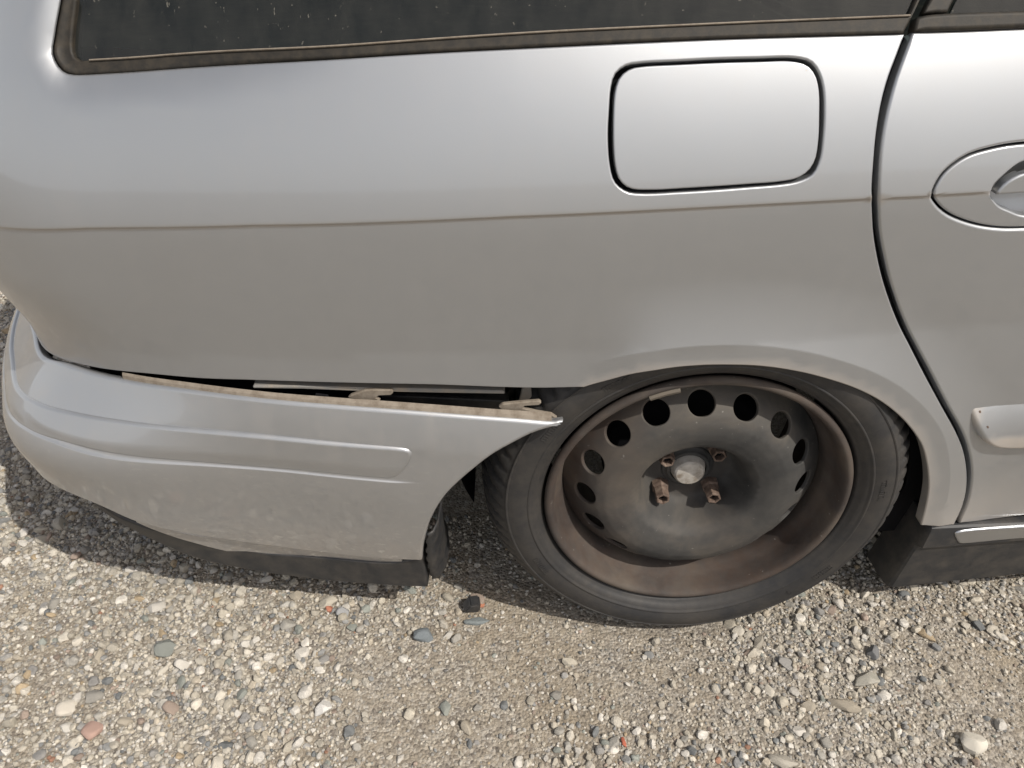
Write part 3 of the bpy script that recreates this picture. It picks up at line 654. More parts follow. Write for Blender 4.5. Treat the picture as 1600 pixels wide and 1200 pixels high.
# rear seat backs and headrests behind the glass
def blob_box(name, c, h_, material, parent, r=.03):
    import bmesh
    bm = bmesh.new(); bmesh.ops.create_cube(bm, size=1)
    for v_ in bm.verts: v_.co = Vector((c[0] + v_.co.x * h_[0] * 2, c[1] + v_.co.y * h_[1] * 2, c[2] + v_.co.z * h_[2] * 2))
    bmesh.ops.bevel(bm, geom=list(bm.edges), offset=r, segments=3, profile=.5, affect='EDGES')
    me = bpy.data.meshes.new(name); bm.to_mesh(me); bm.free(); me.shade_smooth(); me.set_sharp_from_angle(angle=math.radians(40)); return link(name, me, material, parent)
SEAT = plastic('seat_cloth', (0.035, 0.036, 0.04), .95)
seat = blob_box('rear_seat', (0.98, 1.75, .72), (.09, .62, .33), SEAT, car); sub(seat)
for yy in (1.35, 2.0): blob_box('headrest', (0.99, yy, 1.12), (.05, .13, .08), SEAT, seat)

# ------------------------------------------------------------------ rear bumper, sagging at the wheel end
wcor = lambda u: sstep((-0.54 - u) / 0.42)
STRIP_T = [(20, 587), (32, 605), (57, 620), (100, 635), (175, 650), (275, 664), (400, 677), (525, 690), (612, 697)]
STRIP_B = [(87, 690), (150, 705), (250, 719), (400, 732), (525, 742), (612, 750)]
g_d = np.linspace(-.5, .12, 249); g_p = np.interp(g_d, [-.5, -.42, -.35, -.30, -.20, -.07, -.04, 0, .02, .05, .12], [.12, .070, .032, .008, -.028, -.049, -.040, -.010, .012, .038, .075])
kg = np.hanning(33); kg /= kg.sum(); g_p = np.convolve(np.pad(g_p, 16, mode='reflect', reflect_type='odd'), kg, 'valid')
p0b = lambda u: -0.006 + 0.004 * wcor(u)
Sb0 = surf_from(lambda u, z: p0b(u))
def lin(px, deg=3):
    q = unproj(Sb0, px); c = np.polyfit(q[:, 0], q[:, 1], min(deg, len(q) - 1)); ulo, uhi = q[:, 0].min(), q[:, 0].max()
    z0, z1 = np.polyval(c, ulo), np.polyval(c, uhi); d1 = np.polyval(np.polyder(c), uhi)
    return lambda u: np.where(u < ulo, z0, np.where(u > uhi, z1 + d1 * (u - uhi), np.polyval(c, np.clip(u, ulo, uhi)))), q
zst, q1 = lin(STRIP_T[2:]); zsb, q2 = lin(STRIP_B)
U_SE = unproj(Sb0, [(645, 707)])[0, 0]
def base_bump(u, z):
    w = wcor(u); d = z - zst(u); dn = np.maximum(-d - 0.02, 0)
    return (-0.006 + 0.10 * np.maximum(d, 0) + 1.2 * np.maximum(d, 0) ** 2 + 0.62 * dn ** 2) * (1 - w) + w * np.interp(d, g_d, g_p)
def prof_bump(u, z):
    w = wcor(u); d = z - zst(u)
    p = base_bump(u, z)
    fe = sstep((U_SE + .01 - u) / 0.05)
    p = p - 0.0026 * fe * (1 - sstep((z - zsb(u) + 0.003) / 0.003)) * sstep((z - zsb(u) + .11) / .10)
    return p
S_bump = surf_from(prof_bump)
for _ in range(4):          # strip lines as seen on the finished surface
    qa_ = unproj(S_bump, [(57, 620), (100, 635), (175, 650), (275, 664), (400, 677), (525, 690), (612, 697), (640, 700)]); qb_ = unproj(S_bump, [(87, 690), (150, 705), (250, 719), (400, 732), (525, 742), (612, 750), (640, 752)])
    ca_, cb_ = np.polyfit(qa_[:, 0], qa_[:, 1], 2), np.polyfit(qb_[:, 0], qb_[:, 1], 2)
    la_, lb_ = float(qa_[0, 0]), float(qb_[0, 0])
    drop = lambda u: -0.028 * sstep((-0.88 - u) / 0.24)      # the sagging bumper dips again round the corner
    zst = (lambda c, l: lambda u: np.polyval(c, np.maximum(u, l)) + drop(u))(ca_, la_); zsb = (lambda c, l: lambda u: np.polyval(c, np.maximum(u, l)) + drop(u))(cb_, lb_)
U_ = lambda px: unproj(S_bump, px)
TOP_PX = [(100, 566), (140, 579), (175, 588), (225, 598), (300, 609), (400, 622), (600, 639), (800, 654), (868, 659), (881, 657)]
CUT_PX = [(881, 657), (878, 665), (834, 678), (800, 695), (770, 712), (745, 731), (720, 752), (697, 775), (682, 797), (672, 817), (665, 840), (661, 860), (660, 877)]
LOW_PX = [(660, 877), (625, 876), (525, 867), (400, 852), (350, 845), (245, 825), (184, 806), (140, 785)]
qt, qc, ql = U_(TOP_PX), U_(CUT_PX), U_(LOW_PX)
okl = np.linalg.norm(to_px(S_bump(ql[:, 0], ql[:, 1])) - np.array(LOW_PX), axis=1) < 2.0; gl_ = ql[okl]; cl_ = np.polyfit(gl_[:, 0], gl_[:, 1], 2)
ul_ = np.linspace(gl_[0, 0], gl_[:, 0].min(), 9); ql = np.stack([ul_, np.polyval(cl_, ul_)], -1); ql[0] = gl_[0]
U_BL = 2 * U_TAIL + .75
zlow_end = ql[-1, 1]; ztop_end = qt[0, 1]
bo = chain([np.vstack([[[U_BL, ztop_end - .050], [-1.5, ztop_end - .050], [-1.2, ztop_end - .042], [-1.05, ztop_end - .026], [-.95, ztop_end - .010]], qt]), qc[:2], qc[1:], np.vstack([ql, [[min(-1.1, ql[-1, 0] - .1), zlow_end + .002], [-1.5, zlow_end + .004], [U_BL, zlow_end + .006]]]), np.array([[U_BL, zlow_end + .006], [U_BL, ztop_end - .050]])], .010)
us_ = np.arange(-1.5, U_SE + .02, .012)
bl_lines = [np.stack([us_, zsb(us_) + k], -1) for k in (-.008, -.004, -.002, 0, .003)] + [np.stack([us_, zst(us_) + k], -1) for k in (.004, 0, -.004)]
def dust_bump(u, z):
    return np.clip(0.06 * sstep((.48 - z) / .1) + 0.26 * sstep((.31 - z) / .14) + 0.35 * sstep((-.72 - u) / .2) * sstep((.33 - z) / .15), 0, 1)
bumper = panel('rear_bumper', S_bump, bo, PAINT_BUMP, car, r=.006, depth=.012, h=.014, lines=bl_lines, dust=dust_bump); sub(bumper)
st_t = U_([(57, 620), (100, 635), (175, 650), (275, 664), (400, 677), (525, 690), (612, 697)]); st_e = U_([(612, 697), (632, 699.5), (643, 704), (644, 712), (640, 722), (632, 734), (622, 745), (607, 749.5)]); st_b = U_([(607, 749.5), (525, 742), (400, 732), (250, 719), (150, 705), (87, 690)])
so_ = chain([np.vstack([[[U_BL + .3, zst(-2.)], [-1.4, float(zst(-1.4))], [-1.1, float(zst(-1.1))]], st_t]), st_e, np.vstack([st_b, [[-1.1, float(zsb(-1.1))], [-1.4, float(zsb(-1.4))], [U_BL + .3, float(zsb(-2.))]]]), np.array([[U_BL + .3, float(zsb(-2.))], [U_BL + .3, float(zst(-2.))]])], .007)
def prof_strip(u, z):
    t = np.clip((z - zsb(u)) / np.maximum(zst(u) - zsb(u), .01), 0, 1.2); fe = sstep((U_SE + .04 - u) / .25)
    base = base_bump(u, z)
    return base - (0.001 + 0.0042 * (.5 + .5 * fe) * sstep(t / .45))
panel('rubbing_strip', surf_from(prof_strip), so_, PAINT_BUMP, bumper, r=.0055, depth=.008, h=.009, dust=lambda u, z: .6 * dust_bump(u, z))
# body-coloured lower lip and black valance
LIP_B = [(621, 889), (525, 881), (394, 869), (300, 848), (250, 832), (212, 816)]
S_lip = surf_from(lambda u, z: prof_bump(u, z) + 0.006); S_val = surf_from(lambda u, z: prof_bump(u, np.maximum(z, .178)) + 0.006 + 0.10 * np.maximum(.178 - z, 0))
lb = unproj(S_lip, LIP_B); lt = unproj(S_lip, [(212, 813.5), (250, 824), (290, 834), (350, 842), (400, 849), (525, 864), (626, 873), (629, 877)])
panel('lower_lip', S_lip, chain([lt, np.vstack([lt[-1], lb[0]]), lb, np.vstack([lb[-1], lt[0]])], .008), PAINT_BUMP, bumper, r=.002, depth=.01, h=.012, dust=dust_bump)
vt = unproj(S_val, [(130, 772), (184, 808), (245, 830), (350, 850), (394, 862), (525, 874), (615, 880), (662, 872)]); vb = unproj(S_val, [(668, 919), (612, 917), (481, 906), (350, 885), (262, 856), (175, 812), (125, 774)])
vend = np.array([[-1.25, vb[-1, 1] - .004], [U_BL, vb[-1, 1] - .004]]); vend2 = np.array([[U_BL, vt[0, 1] + .012], [-1.25, vt[0, 1] + .012]])
panel('valance', S_val, chain([np.vstack([vend2, vt]), np.vstack([vt[-1], vb[0]]), np.vstack([vb, vend]), np.vstack([vend[-1], vend2[0]])], .010), BLACK, bumper, r=.005, depth=.03, h=.014, off=-.001)
# dusty inner flange along the top edge, with catches
def ribbon(name, pts, offs, material, parent, thick=0.003, smooth=False):
    """strip from an edge curve: pts (n,3), offs list of (dy, dz) rows"""
    V = []; F = []; n = len(pts); m_ = len(offs)
    for p in pts:
        for dy, dz in offs: V.append((p[0], p[1] + dy, p[2] + dz))
        for dy, dz in offs[::-1]: V.append((p[0], p[1] + dy, p[2] + dz - thick))
    k = 2 * m_
    for i in range(n - 1):
        for j in range(k): F.append((i * k + j, (i + 1) * k + j, (i + 1) * k + (j + 1) % k, i * k + (j + 1) % k))
    F.append(tuple(range(k))); F.append(tuple((n - 1) * k + j for j in range(k))[::-1])
    return raw_mesh(name, V, F, material, parent, smooth)
qf = resample(catmull(U_([(190, 592), (225, 599), (300, 610), (400, 623), (600, 640), (800, 655), (862, 659)])), .012)
Pf = S_bump(qf[:, 0], qf[:, 1])
Wt = np.interp(qf[:, 0], [qf[0, 0], -.35, -.1, .05], [.003, .007, .007, .006])
V = []; F = []
for p, w_ in zip(Pf, Wt):
    for dy, dz in ((.003, -.0015), (.003 + w_ * .35, .003), (.004 + w_, .006), (.004 + w_, .002), (.003, -.006)): V.append((p[0], p[1] + dy, p[2] + dz))
F = [(i * 5 + j, (i + 1) * 5 + j, (i + 1) * 5 + (j + 1) % 5, i * 5 + (j + 1) % 5) for i in range(len(Pf) - 1) for j in range(5)] + [tuple(range(5)), tuple((len(Pf) - 1) * 5 + j for j in range(5))[::-1]]
raw_mesh('mounting_flange', V, F, DUSTY, bumper, False)
def prism(name, poly_px, Y, thick, material, parent, dyz=0.0, bevel=.0012):
    """plate outlined in the photo standing at depth Y (metres from the camera along Y), with real thickness"""
    import bmesh
    r_ = ray(np.array(poly_px)); t = Y / r_[:, 1]; P = r_ * t[:, None] + np.array([0, 0, CAM_H]); n = len(P)
    V = [tuple(p) for p in P] + [(p[0], p[1] + thick, p[2]) for p in P]
    bm = bmesh.new(); vs = [bm.verts.new(v_) for v_ in V]
    bm.faces.new(vs[:n][::-1]); bm.faces.new(vs[n:])
    for i in range(n): bm.faces.new((vs[i], vs[(i + 1) % n], vs[n + (i + 1) % n], vs[n + i]))
    bmesh.ops.recalc_face_normals(bm, faces=list(bm.faces)); bmesh.ops.triangulate(bm, faces=[f for f in bm.faces if len(f.verts) > 4])
    if bevel: bmesh.ops.bevel(bm, geom=[e for e in bm.edges if len(e.link_faces) == 2 and e.calc_face_angle(0) > .6], offset=bevel, segments=1, affect='EDGES')
    me = bpy.data.meshes.new(name); bm.to_mesh(me); bm.free(); return link(name, me, material, parent)
yb = lambda px: float(S_bump(*U_([px])[0])[1])
z3 = lambda pts: [(400 + a / 3.077, 570 + b_ / 3.077) for a, b_ in pts]
prism('catch', z3([(455, 148), (520, 124), (560, 121), (655, 122), (660, 136), (648, 148), (590, 150), (578, 160), (600, 174), (560, 176), (440, 160)]), yb((590, 635)) + .016, .006, DUSTY, bumper)
prism('catch', z3([(1165, 205), (1185, 190), (1260, 182), (1362, 174), (1374, 184), (1360, 196), (1290, 200), (1285, 210), (1345, 226), (1420, 238), (1450, 258), (1340, 252), (1200, 232)]), yb((820, 650)) + .014, .006, DUSTY, bumper)
prism('slot_shade', z3([(286, 142), (346, 150), (346, 162), (286, 155)]), yb((505, 628)) + .010, .003, INNER, bumper, bevel=0)  # near-black plate, painted shade of the slot in the flange
# bracket rail on the body with trapezoid windows, dark channel below it
yq = float(S_body(*B([(600, 600)])[0])[1])
prism('bracket_rail', [(395, 603), (470, 603), (560, 606), (680, 608), (787, 611), (789, 616), (700, 614.5), (560, 611.5), (470, 608), (395, 607)], yq + .010, .018, BRACKET, car)
for x0, y0 in ((420, 598), (488, 599), (555, 600), (632, 601.5), (690, 603)):
    prism('bracket_tab', [(x0, y0 + 7), (x0 + 10, y0), (x0 + 28, y0), (x0 + 40, y0 + 7.5)], yq + .022, .004, BRACKET, car)
prism('bracket_channel', [(595, 618), (690, 622), (795, 627), (790, 640), (700, 637), (600, 629)], yq + .040, .02, BLACK, car)
prism('bracket_strut', [(812, 622), (816, 606), (830, 606), (831, 622), (829, 632), (810, 630)], yq + .045, .006, BRACKET, car)
# torn edge of the arch liner beside the bumper end
le = U_([(664, 838), (663, 860), (664, 880), (668, 900), (672, 908)]); Pl = S_bump(le[:, 0], le[:, 1])
V = []; F = []
prof_l = [(.002, .006), (.009, .012), (.014, .03), (.016, .07), (.012, .11)]
for i, p in enumerate(resample(catmull(Pl), .008)):
    wob = .0015 * math.sin(i * 1.7)
    for j, (dx, dy) in enumerate(prof_l): V.append((p[0] + dx * (1 + .35 * i / 12) + wob, p[1] + dy, p[2]))
m_ = len(prof_l); nL = len(V) // m_
F = [(i * m_ + j, i * m_ + j + 1, (i + 1) * m_ + j + 1, (i + 1) * m_ + j) for i in range(nL - 1) for j in range(m_ - 1)]
lin_o = raw_mesh('liner_flap', V, F, BLACK, car); mo = lin_o.modifiers.new('s', 'SOLIDIFY'); mo.thickness = .003
# wheel housing
WC = np.array([0.268, 0.792, 0.299])
V = []; F = []; th = np.linspace(math.radians(-24), math.radians(204), 40)
for t in th:
    for d in (.085, .10, .30, .42): V.append((WC[0] + .36 * math.cos(t), WC[1] + d + (.0 if d > .02 else 0), WC[2] + .05 + .34 * math.sin(t)))
n4 = 4
F = [(i * n4 + j, i * n4 + j + 1, (i + 1) * n4 + j + 1, (i + 1) * n4 + j) for i in range(len(th) - 1) for j in range(n4 - 1)]
bk = len(V); V.append((WC[0], WC[1] + .42, WC[2])); F += [(i * n4 + 3, bk, (i + 1) * n4 + 3) for i in range(len(th) - 1)]
raw_mesh('wheel_housing', V, F, INNER, car)

# --- sill
sT = B([(1439.5, 829), (1487, 822), (1525, 818.5), (1600, 810)]); zT = np.polyfit(sT[:, 0], sT[:, 1], 1)
S_sill = surf_from(lambda u, z: prof_body(u, z, False) * 0 + prof_body(u, np.full(np.shape(u), .30), False) - .004)
sM = unproj(S_sill, [(1442, 858), (1600, 845.5)]); zM = np.polyfit(sM[:, 0], sM[:, 1], 1); sB = unproj(surf_from(lambda u, z: prof_body(u, np.full(np.shape(u), .30), False) + .02), [(1420, 914.5), (1480, 907), (1600, 895)]); zB = np.polyfit(sB[:, 0], sB[:, 1], 1)
u_e = sM[0, 0]; us = np.r_[u_e, np.arange(u_e + .02, 1.3, .05), 1.6, 2.0, 2.46]
cl = lambda u: min(u, 1.2)
V = []; F = []; m_ = 9
for i, u in enumerate(us):
    x, y, nx_, ny_ = plan(u); p = float(prof_body(np.array([u]), np.array([.30]), False)[0]) - .004
    zt, zm, zb_ = np.polyval(zT, cl(u)), np.polyval(zM, cl(u)), np.polyval(zB, cl(u))
    rows = [(p + .05, zt + .004), (p + .004, zt + .001), (p + .001, zt - .002), (p, zt - .007), (p, zm + .002), (p + .002, zm), (p + .010, zm - .006), (p + .020, zb_ + .004), (p + .09, zb_)]
    if i == 0:
        back = []
        for k, (q_, z_) in enumerate(rows): back.append((x + nx_ * (q_ + .07) - .004 - (.010 * (zt - z_) / .14), y + ny_ * (q_ + .07), z_ - .0))
        V += back
        for q_, z_ in rows: V.append((x + nx_ * (q_ + .012) - .004 - .009 * (zt - z_) / .14, y + ny_ * (q_ + .012), z_))
        for q_, z_ in rows: V.append((x + nx_ * (q_ + .003) - .002 - .007 * (zt - z_) / .14, y + ny_ * (q_ + .003), z_))
    for q_, z_ in rows: V.append((x + nx_ * q_ - (.004 * (zt - z_) / .14 if i == 0 else 0), y + ny_ * q_, z_))
nS = len(V) // m_
F = [(i * m_ + j, i * m_ + j + 1, (i + 1) * m_ + j + 1, (i + 1) * m_ + j) for i in range(nS - 1) for j in range(m_ - 1)]
sill = raw_mesh('sill', V, F, BLACK, car); shade_auto(sill, 30); sub(sill)
S_chr = surf_from(lambda u, z: prof_body(u, np.full(np.shape(u), .30), False) - .004)
ch = unproj(S_chr, [(1600, 840), (1510, 848), (1499, 848), (1494, 842), (1491.5, 832), (1494, 830), (1600, 820.5)]); dzc = (ch[0, 1] - ch[1, 1]) / (ch[0, 0] - ch[1, 0])
cend = np.array([[2.4, np.polyval(zT, 1.2) - .020], [2.4, np.polyval(zT, 1.2) - .006]]); 
dl_ = 1.2 - ch[0, 0]; e1 = ch[0] + [dl_, np.polyval(zT, 1.2) - np.polyval(zT, ch[0, 0])]; e2 = ch[-1] + [dl_, np.polyval(zT, 1.2) - np.polyval(zT, ch[0, 0])]
panel('sill_trim', S_chr, chain([np.vstack([e1, ch, e2]), np.vstack([e2, e1])], .006), CHROME, sill, r=.0035, depth=.006, h=.010, off=.0025)

# ------------------------------------------------------------------ the wheel
wheel = bpy.data.objects.new('wheel', None); COL.objects.link(wheel); wheel.parent = car; wheel.matrix_parent_inverse = car_inv; wheel.location = tuple(WC); sub(wheel)
rim_prof = [(.2065, .026), (.2125, .0135), (.2180, .0125), (.2205, .010), (.2210, .005), (.2185, .0008), (.2140, .0), (.2105, .0018), (.2085, .006), (.2065, .016), (.2050, .030), (.2020, .038), (.1960, .044), (.1930, .052), (.1915, .066), (.1905, .085), (.190, .20)]
rust_p = [1, .9, .8, .8, .7, .7, .7, .75, .8, .8, .85, .85, .8, .7, .6, .5, .5]
rim = lathe('rim', rim_prof, 160, STEEL, wheel, WC, rust=np.array(rust_p)); sub(rim)
rr = [0, .052, .062, .068, .073, .078, .083, .091, .106, .118, .132, .146, .160, .172, .182, .190, .1925]
dd = [.079, .079, .0785, .0745, .062, .040, .0255, .0175, .0128, .0110, .0115, .0165, .0275, .0395, .052, .0620, .0640]
rs = np.linspace(0, .1925, 400); ds_ = np.interp(rs, rr, dd); kk = np.hanning(15); kk /= kk.sum(); ds_ = np.convolve(np.pad(ds_, 7, mode='edge'), kk, 'valid')
def S_disc(u, v_):
    r_ = np.hypot(u, v_); return np.stack([WC[0] + u, WC[1] + np.interp(r_, rs, ds_), WC[2] + v_], -1)
holes = []
for k in range(16):
    a = math.radians(94) + k * 2 * math.pi / 16; c_, s_ = math.cos(a), math.sin(a)
    holes.append(np.array([((.1600 + .0143 * math.cos(t)) * c_ - .0188 * math.sin(t) * s_, (.1600 + .0143 * math.cos(t)) * s_ + .0188 * math.sin(t) * c_) for t in np.linspace(0, 2 * math.pi, 32, endpoint=False)]))
outl = np.array([(.1918 * math.cos(t), .1918 * math.sin(t)) for t in np.linspace(0, 2 * math.pi, 180, endpoint=False)])
rustd = lambda u, v_: np.clip(0.62 * sstep((np.hypot(u, v_) - .15) / .04) * sstep((-u + .02) / .12) + .35 * sstep((-u - .05) / .06) + 0.25 * sstep((.07 - np.hypot(u, v_)) / .02), 0, 1)
disc = panel('wheel_disc', S_disc, outl, STEEL, wheel, holes, r=.0016, depth=.005, h=.0065, dust=rustd, attr='rust'); sub(disc)
cap_ = lathe('centre_cap', [(.0, .0575), (.012, .0576), (.0200, .0580), (.0228, .0605), (.0245, .066), (.0275, .0775)], 40, CAPM, wheel, WC); shade_auto(cap_, 28)
lathe('hub_ring', [(.0275, .070), (.031, .0695), (.033, .0715), (.034, .0745), (.0375, .0750), (.039, .0765), (.040, .0795)], 48, STEEL, wheel, WC)
for k in range(4):
    a = math.radians(45 + 90 * k + 1.5); cx, cz = WC[0] + .0548 * math.cos(a), WC[2] + .0548 * math.sin(a)
    tip = .044 if k else .053
    prof = [(.0076, tip + .014), (.0074, tip + .0015), (.0082, tip), (.0102, tip), (.0112, tip + .0015), (.0114, tip + .006), (.0114, .066), (.0138, .069), (.0145, .0795)]
    nb = lathe('wheel_bolt', prof, 6, RUST, wheel, (cx, WC[1], cz), a0=.3 * k); 
    th_ = [(nb.data.vertices[i].co) for i in range(len(nb.data.vertices))]
    shade_auto(nb, 25)
    me = nb.data
    # recess floor
    lathe('bolt_socket', [(.0, tip + .010), (.0077, tip + .010)], 12, INNER, wheel, (cx, WC[1], cz))
# balance weight clipped to the flange
wa = np.linspace(math.radians(104), math.radians(115), 12); V = []
for t in wa:
    for r_, d in ((.2145, -.002), (.2105, -.0035), (.2060, -.001), (.2045, .006), (.2075, .010), (.212, .003)): V.append((WC[0] + r_ * math.cos(t), WC[1] + d, WC[2] + r_ * math.sin(t)))
F = [(i * 6 + j, i * 6 + (j + 1) % 6, (i + 1) * 6 + (j + 1) % 6, (i + 1) * 6 + j) for i in range(11) for j in range(6)] + [tuple(range(6))[::-1], tuple(66 + j for j in range(6))]
bw = raw_mesh('balance_weight', V, F, plastic('lead', (.11, .095, .075), .7, (.16, .13, .10), .6, 60), wheel); shade_auto(bw, 40)
lathe('brake_drum', [(.0, .092), (.12, .092), (.128, .10), (.13, .17)], 48, INNER, wheel, WC)
# tyre: sidewalls and a tread band with slanted grooves
TH = 720
sw = [(.2190, .022), (.2222, .0135), (.2240, .0075), (.2270, .0035), (.2290, .0030), (.2310, -.0005), (.2370, -.0045), (.2400, -.0055), (.2410, -.0070), (.2430, -.0072), (.2440, -.0064), (.2500, -.0084), (.2570, -.0092), (.2640, -.0084), (.2700, -.0062), (.2710, -.0070), (.2726, -.0066), (.2734, -.0044), (.2765, -.0024), (.2785, -.0008)]
tr = [(.2805, .0010), (.2832, .0036), (.2862, .0070), (.2892, .0108), (.2920, .0150), (.2946, .0195), (.2970, .0245), (.2992, .0300), (.3012, .0360), (.3030, .0425)] + [(.3040 + .0040 * (1 - ((d - .1) / .055) ** 2), d) for d in np.linspace(.047, .153, 37)] + [(.3030, .158), (.3012, .164), (.2970, .174), (.2920, .184), (.2862, .192), (.2805, .198)]
bk_ = [(.27, .204), (.26, .209), (.24, .205), (.225, .195), (.219, .18)]
prof = np.array(sw + tr + bk_); prof[:, 0] *= np.interp(prof[:, 0], [.22, .30], [1.005, 1.024]); n = len(prof); th = np.linspace(0, 2 * math.pi, TH, endpoint=False)
R_, D_ = np.meshgrid(prof[:, 0], prof[:, 1] * 0)[0], np.tile(prof[:, 1], (TH, 1))
R_ = np.tile(prof[:, 0], (TH, 1)); T_ = np.tile(th[:, None], (1, n))
NB = 74; s_ = abs(D_ - .10)
ph = (T_ * NB / (2 * math.pi) - 22 * np.clip(s_, .0, .2) + 160 * np.maximum(s_ - .06, 0) ** 2) % 1.0
zone = sstep((s_ - .012) / .006) * (R_ > .2835)
groove = (1 - sstep((abs(ph - .5) - .13) / .07)) * zone
sip = (1 - sstep((abs(((ph * 2.0) % 1.0) - .5) - .03) / .05)) * zone * .35
circ = np.maximum.reduce([1 - sstep((abs(D_ - c_) - .003) / .002) for c_ in (.056, .144, .086, .114)])
depth_t = .0085 * np.interp(R_, [.284, .302], [.16, .75]) * np.maximum.reduce([groove, sip, circ * (s_ < .07) * (R_ > .296)])
R_ = R_ - depth_t
Xw = WC[0] + R_ * np.cos(T_); Zw = WC[2] + R_ * np.sin(T_); Yw = WC[1] + D_
gz_ = -.009; ov = np.maximum(gz_ - Zw, 0); Zw = np.maximum(Zw, gz_); nearb = sstep((.10 - Zw) / .10)
Yw = Yw - nearb * .007 * np.where(D_ < .1, 1, -1) * sstep((.300 - prof[:, 0]) / .04)
V = np.stack([Xw, Yw, Zw], -1).reshape(-1, 3)
F = [(i * n + j, i * n + j + 1, ((i + 1) % TH) * n + j + 1, ((i + 1) % TH) * n + j) for i in range(TH) for j in range(n - 1)]
tyre = raw_mesh('tyre', V, F, RUBBER, wheel); shade_auto(tyre, 50); sub(tyre)
# moulded ticks and serial blocks on the sidewall
import bmesh
bm = bmesh.new()
def tick(a, r0, r1, w):
    rd = lambda r_: float(np.interp(r_, prof[:22, 0], prof[:22, 1]))
    c_, s_ = math.cos(a), math.sin(a); t_ = np.array([-s_, 0, c_]); r_v = np.array([c_, 0, s_]); P = []
    for rr_, ww in ((r0, -w), (r1, -w), (r1, w), (r0, w)):
        for k in (-.0009, .002): P.append(WC + r_v * rr_ + t_ * ww + np.array([0, rd(rr_) + k, 0]))
    vs = [bm.verts.new(p) for p in P]
    for f in ((0, 2, 4, 6), (0, 1, 3, 2), (2, 3, 5, 4), (4, 5, 7, 6), (6, 7, 1, 0)): bm.faces.new([vs[i] for i in f])
r2 = random.Random(3)
for base in (2.5, 2.05, 5.62, 5.3, .05, 4.2, 3.6):
    for k in range(9):
        a = base + k * .017
        if math.sin(a) < -.75: continue
        tick(a, .254 + r2.uniform(0, .002), .262 + r2.uniform(-.002, .002), .0009)
        if r2.random() < .6: tick(a + .006, .2615, .2628, .0030 * r2.uniform(.5, 1))
me = bpy.data.meshes.new('sidewall_marks'); bm.to_mesh(me); bm.free(); mk = link('sidewall_marks', me, RUBBER, tyre); mk['kind'] = 'stuff'

# front wheel, outside the frame: a copy of this one
def copy_tree(o, parent, delta):
    c_ = o.copy(); COL.objects.link(c_); c_.parent = parent
    for ch_ in o.children: copy_tree(ch_, c_, None)
    if delta is not None: c_.location = o.location + Vector(delta)
    return c_
fx, fy, _, _ = plan(2.86)
copy_tree(wheel, car, (fx - WC[0], fy + .02 - WC[1], 0.0))

# ------------------------------------------------------------------ gravel
def stone_material():
    m, nt, b = mat('stone', (0.4, 0.38, 0.34), 0.85, spec=0.3)
    att = nt.nodes.new('ShaderNodeAttribute'); att.attribute_name = 'tint'
    v = coords(nt); a = noise(nt, v, 120, 5, 0.7); c = noise(nt, v, 600, 3, .7)
    col = mixc(nt, 0.6, att.outputs['Color'], ramp(nt, a, [(0.3, (0.45,)*3), (0.7, (1.25,)*3)]), 'MULTIPLY')
    nt.links.new(col, b.inputs['Base Color']); bump(nt, math_(nt, 'ADD', a, c), 0.45, 0.002, b); return m
STONE = stone_material()
PAL = np.array([(.58, .53, .44), (.64, .60, .53), (.50, .45, .36), (.42, .38, .31), (.36, .34, .30), (.30, .29, .275), (.46, .40, .31), (.22, .225, .225), (.13, .145, .155), (.33, .25, .20), (.36, .17, .10), (.40, .30, .18), (.26, .28, .25)])
PAL = (PAL * .82 + np.array((.42, .375, .30)) * .18) * np.array((.83, .84, .86))
PW = np.array([.21, .17, .16, .11, .09, .07, .07, .045, .030, .02, .0015, .014, .017]); PW /= PW.sum()
def ico(sub_):
    bm = bmesh.new(); bmesh.ops.create_icosphere(bm, subdivisions=sub_, radius=1); V = np.array([v_.co for v_ in bm.verts]); F = np.array([[v_.index for v_ in f.verts] for f in bm.faces]); bm.free(); return V, F
def stone_shape(sub_, cuts, rg):
    V, F = ico(sub_); V = V / np.linalg.norm(V, axis=1)[:, None]
    for _ in range(cuts):
        n_ = rg.normal(size=3); n_ /= np.linalg.norm(n_); d = rg.uniform(.50, .86); k = V @ n_
        V = V - np.maximum(k - d, 0)[:, None] * n_ * .98
    ph = rg.uniform(0, 6, 3); V = V * (1 + .06 * np.sin(3 * V[:, :1] + ph[0]) * np.cos(3.3 * V[:, 1:2] + ph[1]))
    return V, F
def rotm(n_, rg, tilt=.5):
    a = rg.uniform(0, 2 * math.pi, n_); t = rg.normal(0, tilt, n_); b_ = rg.uniform(0, 2 * math.pi, n_)
    def rz(a): z = np.zeros_like(a); o = np.ones_like(a); return np.stack([np.stack([np.cos(a), -np.sin(a), z], -1), np.stack([np.sin(a), np.cos(a), z], -1), np.stack([z, z, o], -1)], 1)
    def rx(a): z = np.zeros_like(a); o = np.ones_like(a); return np.stack([np.stack([o, z, z], -1), np.stack([z, np.cos(a), -np.sin(a)], -1), np.stack([z, np.sin(a), np.cos(a)], -1)], 1)
    return rz(b_) @ rx(t) @ rz(a)
def visible_ground(n_, rg, margin=60):
    """random ground spots spread evenly over the ground that the photograph takes in (and a little around it)"""
    out = []; tot = 0
    while tot < n_:
        x = rg.uniform(-1.9, 1.25, n_ * 4); y = rg.uniform(.22, 2.1, n_ * 4); P = np.stack([x, y, 0 * x], -1); q = to_px(P)
        k = (q[:, 0] > -margin) & (q[:, 0] < 1600 + margin) & (q[:, 1] < 1200 + margin) & (q[:, 1] > 430)
        under = (y > 1.05 + .0 * x) & (x > -.72)
        k &= ~under; out.append(P[k]); tot += k.sum()
    return np.vstack(out)[:n_]
